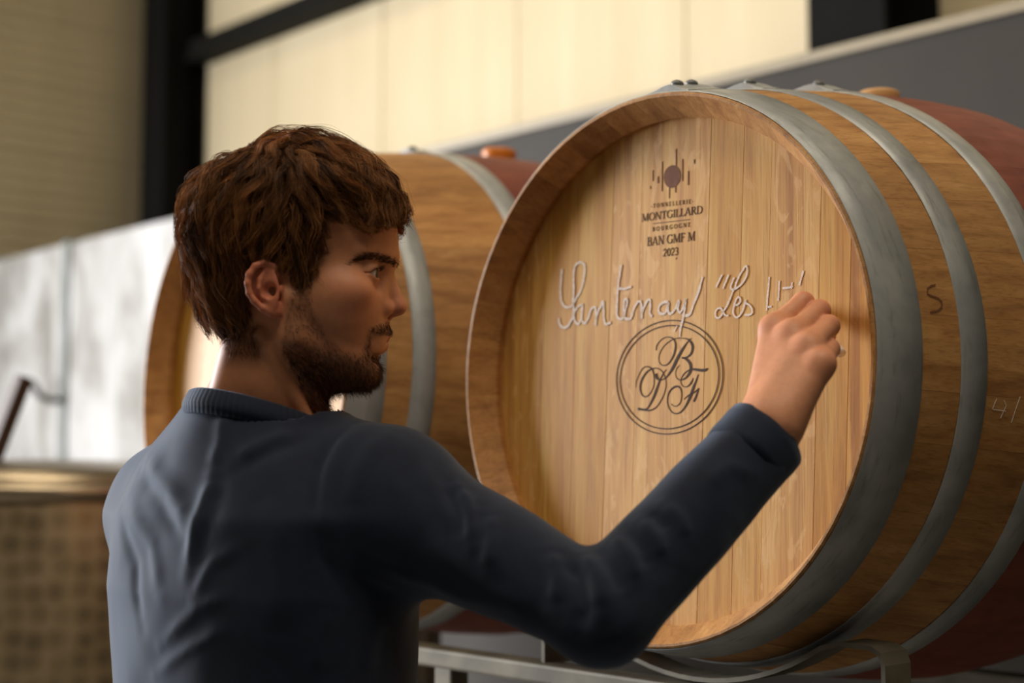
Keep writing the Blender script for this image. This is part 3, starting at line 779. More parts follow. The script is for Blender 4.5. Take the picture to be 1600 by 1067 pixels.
def surface_nets(fn, lo, hi, h, margin=3.0):
    lo = np.asarray(lo, float); hi = np.asarray(hi, float); B = 4
    nb = np.ceil((hi - lo) / (h * B)).astype(int)
    n = nb * B + 1
    bc = np.stack(np.meshgrid(*[lo[i] + (np.arange(nb[i]) + 0.5) * h * B for i in range(3)], indexing='ij'), -1).reshape(-1, 3).astype(f32)
    def ev(Q):
        return np.concatenate([fn(Q[i:i + 400000]) for i in range(0, len(Q), 400000)]) if len(Q) else np.zeros(0, f32)
    dc = ev(bc).reshape(nb)
    act = np.abs(dc) < h * B * margin * 0.6
    sgn = np.where(dc < 0, -1.0, 1.0).astype(f32)
    G = np.ones(n, f32)
    G[:-1, :-1, :-1] = np.repeat(np.repeat(np.repeat(sgn, B, 0), B, 1), B, 2)
    m = np.zeros(n, bool)
    A = np.repeat(np.repeat(np.repeat(act, B, 0), B, 1), B, 2)
    for dx in (0, 1):
        for dy in (0, 1):
            for dz in (0, 1):
                m[dx:n[0] - 1 + dx, dy:n[1] - 1 + dy, dz:n[2] - 1 + dz] |= A
    idx = np.argwhere(m)
    G[m] = ev((lo + idx * h).astype(f32))
    ins = G < 0
    s = np.zeros(n - 1, np.int8)
    for dx in (0, 1):
        for dy in (0, 1):
            for dz in (0, 1):
                s += ins[dx:n[0] - 1 + dx, dy:n[1] - 1 + dy, dz:n[2] - 1 + dz]
    cells = np.argwhere((s > 0) & (s < 8))
    vid = -np.ones(n - 1, np.int32); vid[tuple(cells.T)] = np.arange(len(cells))
    acc = np.zeros((len(cells), 3)); cnt = np.zeros(len(cells))
    cor = [(a, b, c) for a in (0, 1) for b in (0, 1) for c in (0, 1)]
    for c0 in cor:
        for ax in range(3):
            if c0[ax]: continue
            c1 = list(c0); c1[ax] = 1
            i0 = cells + c0; i1 = cells + c1
            v0 = G[tuple(i0.T)].astype(float); v1 = G[tuple(i1.T)].astype(float)
            cr = (v0 < 0) != (v1 < 0)
            t = v0 / np.where(cr, v0 - v1, 1)
            p = np.array(c0) + np.zeros((len(cells), 3)); p[:, ax] = t
            acc[cr] += p[cr]; cnt[cr] += 1
    V = lo + (cells + acc / cnt[:, None]) * h
    quads = []
    for ax in range(3):
        o1, o2 = (ax + 1) % 3, (ax + 2) % 3
        sl0 = [slice(None)] * 3; sl1 = [slice(None)] * 3
        sl0[ax] = slice(0, -1); sl1[ax] = slice(1, None)
        for q in (o1, o2):
            sl0[q] = slice(1, -1); sl1[q] = slice(1, -1)
        a = ins[tuple(sl0)]; b = ins[tuple(sl1)]
        e = np.argwhere(a != b)
        base = e.copy(); base[:, o1] += 1; base[:, o2] += 1
        flip = a[tuple(e.T)]
        def at(d1, d2):
            c = base.copy(); c[:, o1] -= d1; c[:, o2] -= d2
            return vid[tuple(c.T)]
        q = np.stack([at(1, 1), at(0, 1), at(0, 0), at(1, 0)], 1)
        q[~flip] = q[~flip][:, ::-1]
        quads.append(q)
    return V, np.concatenate(quads)

def vnormals(V, F):
    n = np.cross(V[F[:, 2]] - V[F[:, 0]], V[F[:, 3]] - V[F[:, 1]])
    N = np.zeros_like(V)
    for k in range(4): np.add.at(N, F[:, k], n)
    return N / (np.linalg.norm(N, axis=1, keepdims=True) + 1e-12)

def relax(V, F, it=2, lam=0.5):
    for _ in range(it):
        S = np.zeros_like(V); c = np.zeros(len(V))
        for a, b in ((0, 1), (1, 2), (2, 3), (3, 0)):
            np.add.at(S, F[:, a], V[F[:, b]]); np.add.at(c, F[:, a], 1)
            np.add.at(S, F[:, b], V[F[:, a]]); np.add.at(c, F[:, b], 1)
        V = V + lam * (S / np.maximum(c, 1)[:, None] - V)
    return V

def vnoise(P, seed=0):
    """cheap smooth value noise in [-1,1]"""
    i = np.floor(P).astype(np.int64); f = P - i; f = f * f * (3 - 2 * f)
    def h(a):
        x = a[:, 0] * 374761393 + a[:, 1] * 668265263 + a[:, 2] * 1274126177 + seed * 1013904223
        x = (x ^ (x >> 13)) * 1274126177; x = x ^ (x >> 16)
        return (x & 0xffff) / 32767.5 - 1
    r = 0
    for dx in (0, 1):
        for dy in (0, 1):
            for dz in (0, 1):
                w = (f[:, 0] if dx else 1 - f[:, 0]) * (f[:, 1] if dy else 1 - f[:, 1]) * (f[:, 2] if dz else 1 - f[:, 2])
                r = r + w * h(i + np.array([dx, dy, dz]))
    return r

def set_color(o, col, name='tint'):
    at = o.data.color_attributes.new(name, 'FLOAT_COLOR', 'POINT')
    c = np.ones((len(o.data.vertices), 4), f32); c[:, :3] = col
    at.data.foreach_set('color', c.ravel())

def strands_mesh(name, paths, radii, mat, parent, sides=3, col=None):
    """paths (n,m,3) world points, radii (n,m): thin closed-section tubes in one mesh"""
    n, m, _ = paths.shape
    T = np.gradient(paths, axis=1); T /= np.linalg.norm(T, axis=2, keepdims=True) + 1e-12
    ref = np.zeros_like(T); ref[..., 2] = 1.0
    bad = np.abs(T[..., 2]) > 0.9; ref[bad] = (1, 0, 0)
    A = np.cross(T, ref); A /= np.linalg.norm(A, axis=2, keepdims=True) + 1e-12
    Bv = np.cross(T, A)
    V = np.stack([paths + radii[..., None] * (math.cos(2 * math.pi * k / sides) * A + math.sin(2 * math.pi * k / sides) * Bv) for k in range(sides)], 2)
    base = (np.arange(n)[:, None, None] * m + np.arange(m - 1)[None, :, None]) * sides
    k = np.arange(sides)[None, None, :]; k2 = (k + 1) % sides
    Fq = np.stack([base + k, base + k2, base + sides + k2, base + sides + k], -1).reshape(-1, 4)
    o = npmesh(name, V.reshape(-1, 3), Fq, mat, parent)
    if col is not None:
        set_color(o, np.repeat(np.repeat(col[:, None, :], m, 1).reshape(-1, 3), sides, 0))
    return o
# ---------------------------------------------------------------- the man
# head frame: origin between the ears, f = where the face points, l = towards the right ear side, u = up
KS = 0.00062                                   # the head is drawn in units of 0.62 mm, profile sheet x right, y down
HO = np.array([-1.2350, 0.8090, 1.6220])
psi = R(1.0)
HF = np.array([0.665 * math.cos(psi) + 0.747 * math.sin(psi), 0.747 * math.cos(psi) - 0.665 * math.sin(psi), 0.0])
HL = np.array([HF[1], -HF[0], 0.0])
HU = np.array([0, 0, 1.0])
def hw(Q):   # sheet (x, y, l) -> world
    Q = np.asarray(Q, float)
    return HO + KS * ((Q[..., 0:1] - 450) * HF + (430 - Q[..., 1:2]) * HU + Q[..., 2:3] * HL)
def wh(Pw):
    q = (Pw - HO) / KS
    return np.stack([450 + q @ HF, 430 - q @ HU, q @ HL], -1)

def skull(P):
    d = ell(P, (452, 352, 0), (155, 121, 119))
    d = smin(d, ell(P, (538, 385, 0), (84, 92, 78)), 30)
    d = smin(d, ell(P, (468, 450, 0), (88, 98, 92)), 30)
    return d
def head_sdf(P):
    P = P.astype(f32)
    Q = P.copy(); Q[:, 2] = np.abs(P[:, 2]); L = Q[:, 2]
    d = skull(P)
    d = smin(d, ell(P, (524, 472, 0), (85, 96, 100)), 24)                      # face mass
    d = smin(d, ell(P, (530, 540, 0), (62, 74, 60)), 24)
    d = smin(d, cone(Q, (474, 535, 80), (568, 582, 16), 20, 24), 22)            # jaw
    d = smin(d, cone(Q, (470, 480, 88), (474, 535, 80), 18, 20), 22)
    d = smin(d, sph(Q, (573, 584, 6), 20), 14)                                   # chin
    d = smin(d, ell(P, (568, 524, 0), (41, 47, 40)), 16)                         # upper jaw
    d = smin(d, ell(Q, (548, 464, 74), (38, 24, 22)), 22)                        # cheekbone
    d = smax(d, -ell(Q, (612, 437, 46), (24, 25, 20)), 14)                       # eye socket
    d = smin(d, cone(Q, (605, 402, 8), (574, 400, 66), 17, 13), 12)              # brow ridge
    n = cone(P, (604, 424, 0), (623, 480, 0), 9.5, 12.5)                         # nose
    n = smin(n, cone(P, (623, 480, 0), (608, 492, 0), 11.5, 8), 8)
    n = smin(n, sph(Q, (607, 485, 17), 10.5), 7)
    n = smin(n, cone(Q, (596, 430, 14), (600, 478, 22), 10, 8), 12)
    d = smin(d, n, 10)
    d = smax(d, -ell(Q, (611, 496.5, 9), (6.5, 4, 4.5)), 3)                      # nostril
    up = cone(Q, (603.5, 523, 0), (580, 540, 36), 9, 5)                          # lips
    lo = cone(Q, (597.5, 543, 0), (579, 544, 33), 9.5, 5.5)
    d = smin(d, up, 6); d = smin(d, lo, 6)
    d = smax(d, -cone(Q, (611, 532.5, 0), (576, 543.5, 41), 1.6, 1.6), 3)
    d = smax(d, -cone(Q, (603, 562, 0), (588, 562, 22), 6, 4), 12)
    # eyelids round the eyeball
    ec = np.array((579, 434, 48), f32); q = Q - ec
    rr = np.sqrt((q * q).sum(1))
    phi = np.degrees(np.arctan2(q[:, 2], q[:, 0])) - 8
    w = np.clip(1 - (phi / 58) ** 2, 0, 1)
    uu = -q[:, 1]
    op = np.maximum(uu - (7.2 * w - 1.0), -(uu + 6.0 * w + 1.5))
    op = np.maximum(op, 14 - q[:, 0] * 0 - rr)
    lid = smax(rr - 22.0, -(op), 1.2)
    d = smin(d, lid, 5)
    d = smax(d, -np.maximum(op, rr - 24), 1.2)
    # neck with the two tendons that show when the head turns
    nk = cone(P, (440, 520, 0), (428, 600, -14), 80, 80)
    nk = smin(nk, cone(P, (428, 600, -14), (408, 740, -46), 80, 90), 20)
    d = smin(d, nk, 26)
    near = P[:, 2] > 0
    d = smin(d, cone(P, (424, 530, 76), (494, 668, 34), 13, 12), 6)
    d = smin(d, cone(P, (462, 555, 68), (516, 655, 12), 11, 11), 6)
    d = smin(d, cone(P, (385, 560, 24), (352, 700, 6), 34, 44), 24)
    # ear
    e = ell(Q, (434, 462, 108), (25, 6.5, 42)) * 0
    A = np.array(((0.94, 0.24, -0.26), (-0.23, 0.97, 0.0), (0.25, 0.06, 0.97)), f32)  # tilted disc frame
    e = ell(Q, (433, 461, 107), (24, 40, 6.0), A)
    hel = [(452, 446, 101), (449, 431, 107), (434, 425, 113), (421, 431, 117), (413, 443, 119), (411, 457, 120), (413, 471, 118), (420, 483, 115), (431, 493, 111), (443, 499, 106), (452, 500, 102)]
    e = smin(e, chain(Q, hel, [4.0, 4.6, 5, 5.2, 5.2, 5, 5, 5, 5.2, 6, 6], 3), 3)
    e = smin(e, ell(Q, (447, 492, 104), (11, 13, 7)), 6)
    anti = [(436, 436, 111), (428, 450, 114), (427, 464, 115), (433, 477, 113), (444, 484, 109)]
    e = smin(e, chain(Q, anti, [3, 4, 4.2, 4, 3.5], 3), 3)
    e = smax(e, -ell(Q, (442, 467, 117), (11, 12, 12)), 4)
    e = smax(e, -chain(Q, [(438, 441, 121), (420, 452, 125), (421, 472, 123)], [5.0, 5.6, 4.5], 3), 3)
    e = smin(e, ell(Q, (457, 466, 101), (5.5, 9, 9)), 4)
    d = smin(d, e, 5)
    d = smax(d, -sph(Q, (451, 474, 104), 5), 3)
    return d

# body joints in the room
NB = np.array((-1.268, 0.803, 1.489)); LS = np.array((-1.456, 0.817, 1.392)); RS = np.array((-1.1360, 0.8550, 1.4040))
EL = np.array((-0.9190, 0.9214, 1.3141)); CU = np.array((-0.8733, 1.0826, 1.4630))
LE = np.array((-1.560, 0.900, 1.165)); LW = np.array((-1.50, 1.08, 1.03))
HP = {
 'Wr': (-0.8774, 1.0850, 1.4858), 'Wm': (-0.8634, 1.0820, 1.4797), 'Wu': (-0.8475, 1.0800, 1.4742),
 'Mi': (-0.8963, 1.1280, 1.5660), 'Mm': (-0.8716, 1.1240, 1.5582), 'Mr': (-0.8483, 1.1180, 1.5452), 'Mp': (-0.8306, 1.1120, 1.5289),
 'Pi': (-0.8938, 1.1700, 1.5935), 'Pm': (-0.8767, 1.1720, 1.5844), 'Pr': (-0.8607, 1.1650, 1.5688), 'Pp': (-0.8508, 1.1520, 1.5459),
 'Di': (-0.9053, 1.1980, 1.5895), 'Dm': (-0.8963, 1.1980, 1.5776), 'Dr': (-0.8816, 1.1880, 1.5612), 'Dp': (-0.8724, 1.1730, 1.5391),
 'Ti': (-0.9237, 1.2160, 1.5864), 'Tm': (-0.9161, 1.2120, 1.5754), 'Tr': (-0.8953, 1.1900, 1.5559), 'Tp': (-0.8798, 1.1650, 1.5330),
 'C0': (-0.8827, 1.1150, 1.4955), 'C1': (-0.9122, 1.1500, 1.5309), 'C2': (-0.9260, 1.1860, 1.5644), 'C3': (-0.9254, 1.2080, 1.5828),
 'W': (-0.8678, 1.0820, 1.4757),
}
def hand_sdf(P):
    P = P.astype(f32); g = HP
    d = cone(P, EL, CU, 0.026, 0.0275)
    d = smin(d, cone(P, CU, g['Wm'], 0.0275, 0.025), 0.015)
    d = smin(d, cone(P, g['Wr'], g['Mi'], 0.0165, 0.0125), 0.014)
    d = smin(d, cone(P, g['Wm'], g['Mm'], 0.0185, 0.0130), 0.014)
    d = smin(d, cone(P, g['Wm'], g['Mr'], 0.0185, 0.0125), 0.014)
    d = smin(d, cone(P, g['Wu'], g['Mp'], 0.0165, 0.0120), 0.014)
    # thumb side and heel of the hand
    d = smin(d, cone(P, g['C0'], g['C1'], 0.016, 0.0125), 0.012)
    th = chain(P, [g['C1'], g['C2'], g['C3']], [0.0122, 0.0105, 0.0080], 0.004)
    d = smin(d, th, 0.006)
    fi = None
    for n, s in (('i', 1.0), ('m', 1.02), ('r', 0.97), ('p', 0.90)):
        c = chain(P, [g['M' + n], g['P' + n], g['D' + n], g['T' + n]], [0.0112 * s, 0.0103 * s, 0.0090 * s, 0.0076 * s], 0.004)
        fi = c if fi is None else smin(fi, c, 0.0022)
    return smin(d, fi, 0.012)

SEC = np.array([  # z, centre x, centre y, half width, half depth of the torso
    (0.90, -1.300, 0.835, 0.170, 0.120), (1.05, -1.300, 0.832, 0.168, 0.118), (1.22, -1.300, 0.828, 0.172, 0.120), (1.32, -1.300, 0.823, 0.180, 0.122),
    (1.39, -1.300, 0.820, 0.178, 0.112), (1.45, -1.296, 0.816, 0.120, 0.085), (1.50, -1.290, 0.814, 0.058, 0.056), (1.60, -1.28, 0.812, 0.04, 0.04)])
SEC[:, 1] += 0.017; SEC[:, 2] -= 0.011
def torso(P, grow):
    z = P[:, 2]
    cx, cy, a, b = [np.interp(z, SEC[:, 0], SEC[:, i]).astype(f32) for i in (1, 2, 3, 4)]
    a = a + grow; b = b + grow
    x = P[:, 0] - cx; y = P[:, 1] - cy
    rho = np.sqrt(x * x + y * y) + 1e-6
    k = ((np.abs(x) / a) ** 2.4 + (np.abs(y) / b) ** 2.4) ** (1 / 2.4)
    d = rho * (1 - 1 / np.maximum(k, 1e-3))
    return np.maximum(d, np.maximum(SEC[0, 0] - z, z - 1.56))
def body_sdf(P):
    P = P.astype(f32)
    d = torso(P, -0.012)
    mid = np.array((-1.278, 0.807, 1.452))
    for s, r in ((LS, 0.050), (RS, 0.050)): d = smin(d, cone(P, mid, s, 0.045, r), 0.04)
    d = smin(d, chain(P, [RS, EL, CU], [0.046, 0.026, 0.022], 0.02), 0.04)
    d = smin(d, chain(P, [LS, LE, LW], [0.050, 0.040, 0.026], 0.02), 0.04)
    d = smin(d, cone(P, NB, hw((426, 610, -24)), 0.050, 0.040), 0.03)
    d = smin(d, ell(P, (-1.30, 0.835, 0.93), (0.165, 0.115, 0.10)), 0.04)
    for s in (-1, 1):
        d = smin(d, chain(P, [(-1.30 + s * 0.085, 0.835, 0.88), (-1.30 + s * 0.10, 0.845, 0.48), (-1.30 + s * 0.105, 0.82, 0.09)], [0.080, 0.055, 0.038], 0.02), 0.03)
        d = smin(d, cone(P, (-1.30 + s * 0.105, 0.80, 0.045), (-1.30 + s * 0.115, 0.97, 0.032), 0.036, 0.026), 0.03)
    d = smin(d, chain(P, [LW, LW + np.array((0.02, 0.05, -0.05))], [0.026, 0.034], 0.01), 0.02)
    return d
def shirt_sdf(P):
    P = P.astype(f32)
    d = torso(P, 0.0)
    mid = np.array((-1.276, 0.806, 1.456))
    d = smin(d, cone(P, mid, RS, 0.050, 0.062), 0.05)
    d = smin(d, cone(P, mid, LS, 0.060, 0.056), 0.06)
    arm = cone(P, RS, EL, 0.062, 0.041)
    arm = smin(arm, cone(P, EL, CU, 0.046, 0.0385), 0.014)
    ax = nrm(CU - EL)
    arm = np.maximum(arm, (P - CU.astype(f32)) @ ax.astype(f32) + 0.012)
    d = smin(d, arm, 0.045)
    larm = chain(P, [LS, LE, LW], [0.056, 0.050, 0.036], 0.02)
    d = smin(d, larm, 0.065)
    # neckline: a plane dropping towards the front
    nv = nrm(np.array((0.06, 0.30, 1.0)))
    c = np.array((-1.266, 0.804, 1.474))
    pl = (P - c.astype(f32)) @ nv.astype(f32)
    rn = np.sqrt((P[:, 0] + 1.264) ** 2 + (P[:, 1] - 0.8055) ** 2) - 0.0795
    d = np.maximum(d, -np.maximum(-pl, rn))
    d = np.maximum(d, 0.93 - P[:, 2])
    return d

def skin_mat():
    m = Mat('skin', 0.52, 0, 0.4)
    a = m.n('ShaderNodeVertexColor', layer_name='tint')
    nz = m.noise(m.coords((1, 1, 1)), 140, 3, 0.6)
    c = m.mix(m.maprange(nz, 0.35, 0.7, 0.0, 0.16), a.outputs[0], srgb(150, 84, 62))
    m.color(c)
    m.b.inputs['Subsurface Weight'].default_value = 0.12
    m.b.inputs['Subsurface Radius'].default_value = (1.0, 0.35, 0.2)
    m.b.inputs['Subsurface Scale'].default_value = 0.006
    m.bump(m.noise(m.coords((1, 1, 1)), 700, 2), 0.12, 0.0006)
    return m.m
M['skin'] = skin_mat()
def fabric_mat():
    m = Mat('navy_jersey', 0.85, 0, 0.2)
    nz = m.noise(m.coords((1, 1, 1)), 60, 4)
    m.color(m.ramp(nz, [(0.3, srgb(18, 24, 40)), (0.7, srgb(24, 31, 50))]))
    m.b.inputs['Sheen Weight'].default_value = 0.4
    m.b.inputs['Sheen Roughness'].default_value = 0.5
    m.b.inputs['Sheen Tint'].default_value = (0.62, 0.76, 1.0, 1)
    m.bump(m.noise(m.coords((1, 1, 1)), 900, 2), 0.15, 0.0005)
    return m.m
M['fabric'] = fabric_mat()
M['trouser'] = plain('dark_trousers', srgb(38, 38, 44), 0.9, var=0.1)
M['shoe'] = plain('black_shoes', srgb(28, 26, 25), 0.6, var=0.1)
def hair_mat(name, dark, lite, rough=0.55):
    m = Mat(name, rough, 0, 0.3)
    a = m.n('ShaderNodeVertexColor', layer_name='tint')
    sp = m.n('ShaderNodeSeparateColor'); m.l(a.outputs[0], sp.inputs[0])
    m.color(m.mix(sp.outputs[0], dark, lite))
    m.b.inputs['Transmission Weight'].default_value = 0.0
    # light passes a little through the strands
    tr = m.n('ShaderNodeBsdfTranslucent'); m.l(m.mix(sp.outputs[0], dark, lite), tr.inputs[0])
    mx = m.n('ShaderNodeMixShader'); mx.inputs[0].default_value = 0.28
    out = m.t.nodes['Material Output']
    m.l(m.b.outputs[0], mx.inputs[1]); m.l(tr.outputs[0], mx.inputs[2]); m.l(mx.outputs[0], out.inputs[0])
    return m.m
M['hair'] = hair_mat('brown_hair', srgb(58, 34, 20), srgb(196, 132, 76))
M['beard'] = hair_mat('brown_beard', srgb(66, 43, 30), srgb(134, 88, 58), 0.55)
M['hair_cap'] = plain('hair_base', srgb(46, 27, 16), 1.0, var=0.2, scale=90)
M['hair_cap'].node_tree.nodes['Principled BSDF'].inputs['Specular IOR Level'].default_value = 0.05
M['eye'] = None

person = empty('person', (-1.30, 0.83, 0))
tag(person, 'man with wavy brown hair in a navy long-sleeved top writing with chalk', 'person')
def own(o):
    o.parent = person
    o.matrix_parent_inverse = Matrix.Translation(-Vector(person.location))
    return o

# --- body: head and neck, hand and forearm, and what the clothes cover, in one mesh
Vh, Fh = surface_nets(head_sdf, (280, 215, -145), (660, 700, 145), 1.85)
Vh = relax(Vh, Fh, 1, 0.4)
sheet = Vh.copy()
Vh = hw(Vh); Fh = Fh[:, ::-1] if True else Fh
Vn, Fn = surface_nets(hand_sdf, (-0.975, 1.02, 1.40), (-0.79, 1.245, 1.625), 0.0012)
Vn = relax(Vn, Fn, 1, 0.4)
Vb, Fb = surface_nets(body_sdf, (-1.68, 0.62, -0.02), (-0.78, 1.22, 1.55), 0.008)

def poly2(x, y, pts):
    """signed distance to a polygon, negative inside"""
    pts = np.array(pts, float); d = np.full(len(x), 1e9); ins = np.zeros(len(x), bool)
    for i in range(len(pts)):
        a, b = pts[i], pts[(i + 1) % len(pts)]
        e = b - a; wx, wy = x - a[0], y - a[1]
        t = np.clip((wx * e[0] + wy * e[1]) / (e @ e), 0, 1)
        d = np.minimum(d, (wx - e[0] * t) ** 2 + (wy - e[1] * t) ** 2)
        c = ((a[1] <= y) & (b[1] > y)) | ((b[1] <= y) & (a[1] > y))
        xi = a[0] + (y - a[1]) / (e[1] if e[1] else 1e-9) * e[0]
        ins ^= c & (x < xi)
    return np.where(ins, -1, 1) * np.sqrt(d)
HAIR_POLY = [(650, 250), (640, 320), (618, 350), (585, 366), (545, 352), (526, 354), (519, 398), (506, 425), (501, 462), (486, 458), (470, 430), (440, 418), (412, 424), (398, 445), (400, 490), (402, 515), (385, 530), (360, 543), (338, 524), (308, 490), (283, 456), (262, 412), (240, 380), (240, 160), (650, 160)]
BEARD_POLY = [(486, 450), (503, 455), (506, 490), (520, 522), (548, 552), (572, 556), (576, 545), (582, 520), (606, 504), (625, 505), (618, 526), (606, 530), (590, 541), (592, 552), (607, 556), (612, 620), (500, 650), (455, 560), (462, 505), (470, 470)]
def sm(x, a, b):
    t = np.clip((x - a) / (b - a), 0, 1); return t * t * (3 - 2 * t)
def lin(c): return np.array(srgb(*c)[:3])
SK = lin((214, 148, 108))
def skin_tint(S):
    x, y, l = S[:, 0], S[:, 1], np.abs(S[:, 2])
    c = np.repeat(SK[None], len(S), 0)
    def blend(mask, col, k):
        nonlocal c
        w = (mask * k)[:, None]; c = c * (1 - w) + lin(col) * w
    g = lambda cx, cy, cl, r: np.exp(-((x - cx) ** 2 + (y - cy) ** 2 + (l - cl) ** 2) / (r * r))
    blend(g(560, 475, 70, 40), (200, 118, 92), 0.5)
    blend(g(628, 484, 0, 22), (198, 112, 90), 0.5)
    ear = (l > 97) & (x > 400) & (x < 462) & (y > 415) & (y < 510)
    blend(ear.astype(float), (206, 112, 88), 0.6)
    bd = sm(-poly2(x, y, BEARD_POLY), -4, 10) * (l < 125)
    blend(bd, (112, 76, 56), 0.55)
    nape = sm(-poly2(x, y, [(355, 525), (400, 500), (440, 530), (420, 575), (365, 575)]), -14, 12)
    blend(nape, (120, 82, 58), 0.45)
    lip = np.minimum(cone(S.astype(f32) * np.array((1, 1, 0), f32) + np.stack([0 * x, 0 * x, l], 1).astype(f32), (607, 529, 0), (580, 541, 35), 6, 3.5),
                     cone(S.astype(f32) * np.array((1, 1, 0), f32) + np.stack([0 * x, 0 * x, l], 1).astype(f32), (602, 543, 0), (580, 545, 32), 8, 4))
    blend(sm(-lip, -1.5, 1.5), (176, 80, 68), 0.75)
    blend(g(570, 403 - 0, 100, 3) * 0, (0, 0, 0), 0)
    mole = np.exp(-((x - 525) ** 2 + (y - 408) ** 2) / 9.0) * (S[:, 2] > 0)
    blend(mole, (70, 36, 26), 0.9)
    return c
ch = skin_tint(sheet)
cn = np.repeat(lin((212, 150, 114))[None], len(Vn), 0)
kn = sum(np.exp(-((Vn - np.array(HP[k])) ** 2).sum(1) / 0.014 ** 2) for k in ('Mi', 'Mm', 'Mr', 'Mp', 'Pi', 'Pm', 'Pr', 'Pp'))
w = np.clip(kn, 0, 1)[:, None] * 0.55
cn = cn * (1 - w) + lin((204, 122, 92)) * w
cb = np.repeat(SK[None], len(Vb), 0)
V = np.concatenate([Vh, Vn, Vb]); F = np.concatenate([Fh, Fn + len(Vh), Fb + len(Vh) + len(Vn)])
body = own(npmesh('body', V, F, M['skin']))
set_color(body, np.concatenate([ch, cn, cb]))

# --- eyes
def eyeball(l):
    bm = bmesh.new()
    bmesh.ops.create_uvsphere(bm, u_segments=24, v_segments=16, radius=19.3 * KS)
    o = bm_obj('eye', bm, M['eye'], smooth=True)
    return o
def eye_mat():
    m = Mat('eye', 0.28, 0, 0.3)
    tc = m.n('ShaderNodeTexCoord'); sx = m.n('ShaderNodeSeparateXYZ'); m.l(tc.outputs['Object'], sx.inputs[0])
    r = m.math('SQRT', m.math('ADD', m.math('MULTIPLY', sx.outputs[1], sx.outputs[1]), m.math('MULTIPLY', sx.outputs[2], sx.outputs[2])))
    fr = m.math('GREATER_THAN', sx.outputs[0], 0.0)
    iris = m.math('MULTIPLY', m.maprange(r, 0.0062, 0.0056, 0, 1), fr)
    pup = m.math('MULTIPLY', m.maprange(r, 0.0026, 0.0022, 0, 1), fr)
    c = m.mix(iris, srgb(214, 202, 192), srgb(48, 28, 18))
    m.color(m.mix(pup, c, srgb(10, 8, 8)))
    return m.m
M['eye'] = eye_mat()
for l in (48, -48):
    o = eyeball(l)
    ang = math.atan2(HF[1], HF[0])
    o.matrix_world = Matrix.Translation(Vector(hw((579, 434, l)))) @ Matrix.Rotation(ang - 0.12, 4, 'Z') @ Matrix.Rotation(0.10, 4, 'Y')
    own(o)
    o.matrix_parent_inverse = Matrix.Translation(-Vector(person.location))

# --- hair base: the dense mass close to the skull
def fringe(P):
    d = chain(P, [(560, 262, 0), (606, 290, 10), (618, 322, 20), (600, 346, 40)], [22, 17, 13, 9], 14)
    return smin(d, chain(P, [(560, 290, 50), (592, 330, 60), (580, 352, 66)], [20, 13, 8], 12), 14)
def bulk(P):
    x, y = P[:, 0], P[:, 1]
    th = 6 + 5 * np.exp(-((y - 225) / 60.0) ** 2) - 8 * sm(y, 420, 530)
    return th
def cap_sdf(P):
    P = P.astype(f32)
    d = skull(P)
    d = smin(d, cone(P, (392, 465, 0), (396, 535, 0), 74, 54), 30)
    d = d - bulk(P)
    d = smax(d, poly2(P[:, 0], P[:, 1], HAIR_POLY).astype(f32) + 2, 10)
    d = smin(d, fringe(P * np.array((1, 1, 1), f32)), 14)
    d = smax(d, 10 - skull(P) - 14, 4)
    e = sph(P * np.array((1, 1, 0), f32) + np.stack([0 * P[:, 0], 0 * P[:, 0], np.abs(P[:, 2])], 1), (434, 464, 112), 34)
    return d
Vc, Fc = surface_nets(cap_sdf, (255, 185, -165), (660, 560, 165), 3.2)
Vc = relax(Vc, Fc, 2, 0.5)
Nc = -vnormals(Vc, Fc)
Nc = vnormals(Vc, Fc)
hair = own(npmesh('hair', hw(Vc + vnoise(Vc / np.array((9., 18., 9.)))[:, None] * Nc * 2.0), Fc[:, ::-1], M['hair_cap']))

# --- hair strands: guide locks that follow the combing, many strands to a lock
rng = np.random.default_rng(11)
FLOW = np.array([  # x, y, dx, dy in the profile sheet
    (300, 270, -0.65, 0.76), (285, 340, -0.12, 1.0), (278, 400, 0.12, 1.0), (290, 440, 0.4, 0.9), (305, 465, 0.6, 0.8), (325, 495, 0.65, 0.75), (350, 522, 0.6, 0.8),
    (340, 235, -0.8, 0.55), (390, 215, -0.8, 0.35), (430, 225, -0.6, 0.6), (370, 290, -0.55, 0.82), (340, 350, -0.3, 0.95), (340, 420, 0.0, 1.0),
    (410, 330, -0.5, 0.86), (400, 390, -0.25, 0.97), (380, 450, 0.05, 1.0), (450, 290, -0.40, 0.9), (450, 360, -0.35, 0.9), (440, 405, -0.4, 0.9),
    (465, 215, 0.2, 0.7), (495, 212, 0.8, 0.2), (530, 220, 0.95, 0.15), (575, 235, 0.85, 0.5), (615, 270, 0.45, 0.9), (628, 310, -0.1, 1.0), (602, 345, -0.6, 0.7),
    (475, 260, 0.05, 1.0), (505, 265, 0.6, 0.75), (545, 280, 0.85, 0.45), (490, 320, 0.3, 0.95), (545, 325, 0.9, 0.4), (580, 320, 0.8, 0.5),
    (500, 370, 0.25, 0.95), (515, 405, 0.1, 1.0), (495, 440, 0.05, 1.0), (470, 395, -0.1, 0.95), (570, 350, 0.8, 0.5)])
def flow(P):
    w = 1.0 / (((P[:, None, :2] - FLOW[None, :, :2]) ** 2).sum(2) + 200.0) ** 1.6
    w /= w.sum(1, keepdims=True)
    d = w @ FLOW[:, 2:]
    s = np.sign(P[:, 2])
    top = np.clip((290 - P[:, 1]) / 60, 0, 1)
    tf = sm(-np.abs(P[:, 2]), -100, -20) * sm(-P[:, 1], -275, -235) * sm(P[:, 0], 310, 350)
    lat = s * 0.5 * top * (np.abs(P[:, 2]) < 110) * (1 - tf)
    return np.stack([d[:, 0] * (1 - tf) + 0.9 * tf, d[:, 1] * (1 - tf) + 0.1 * tf, lat], 1)
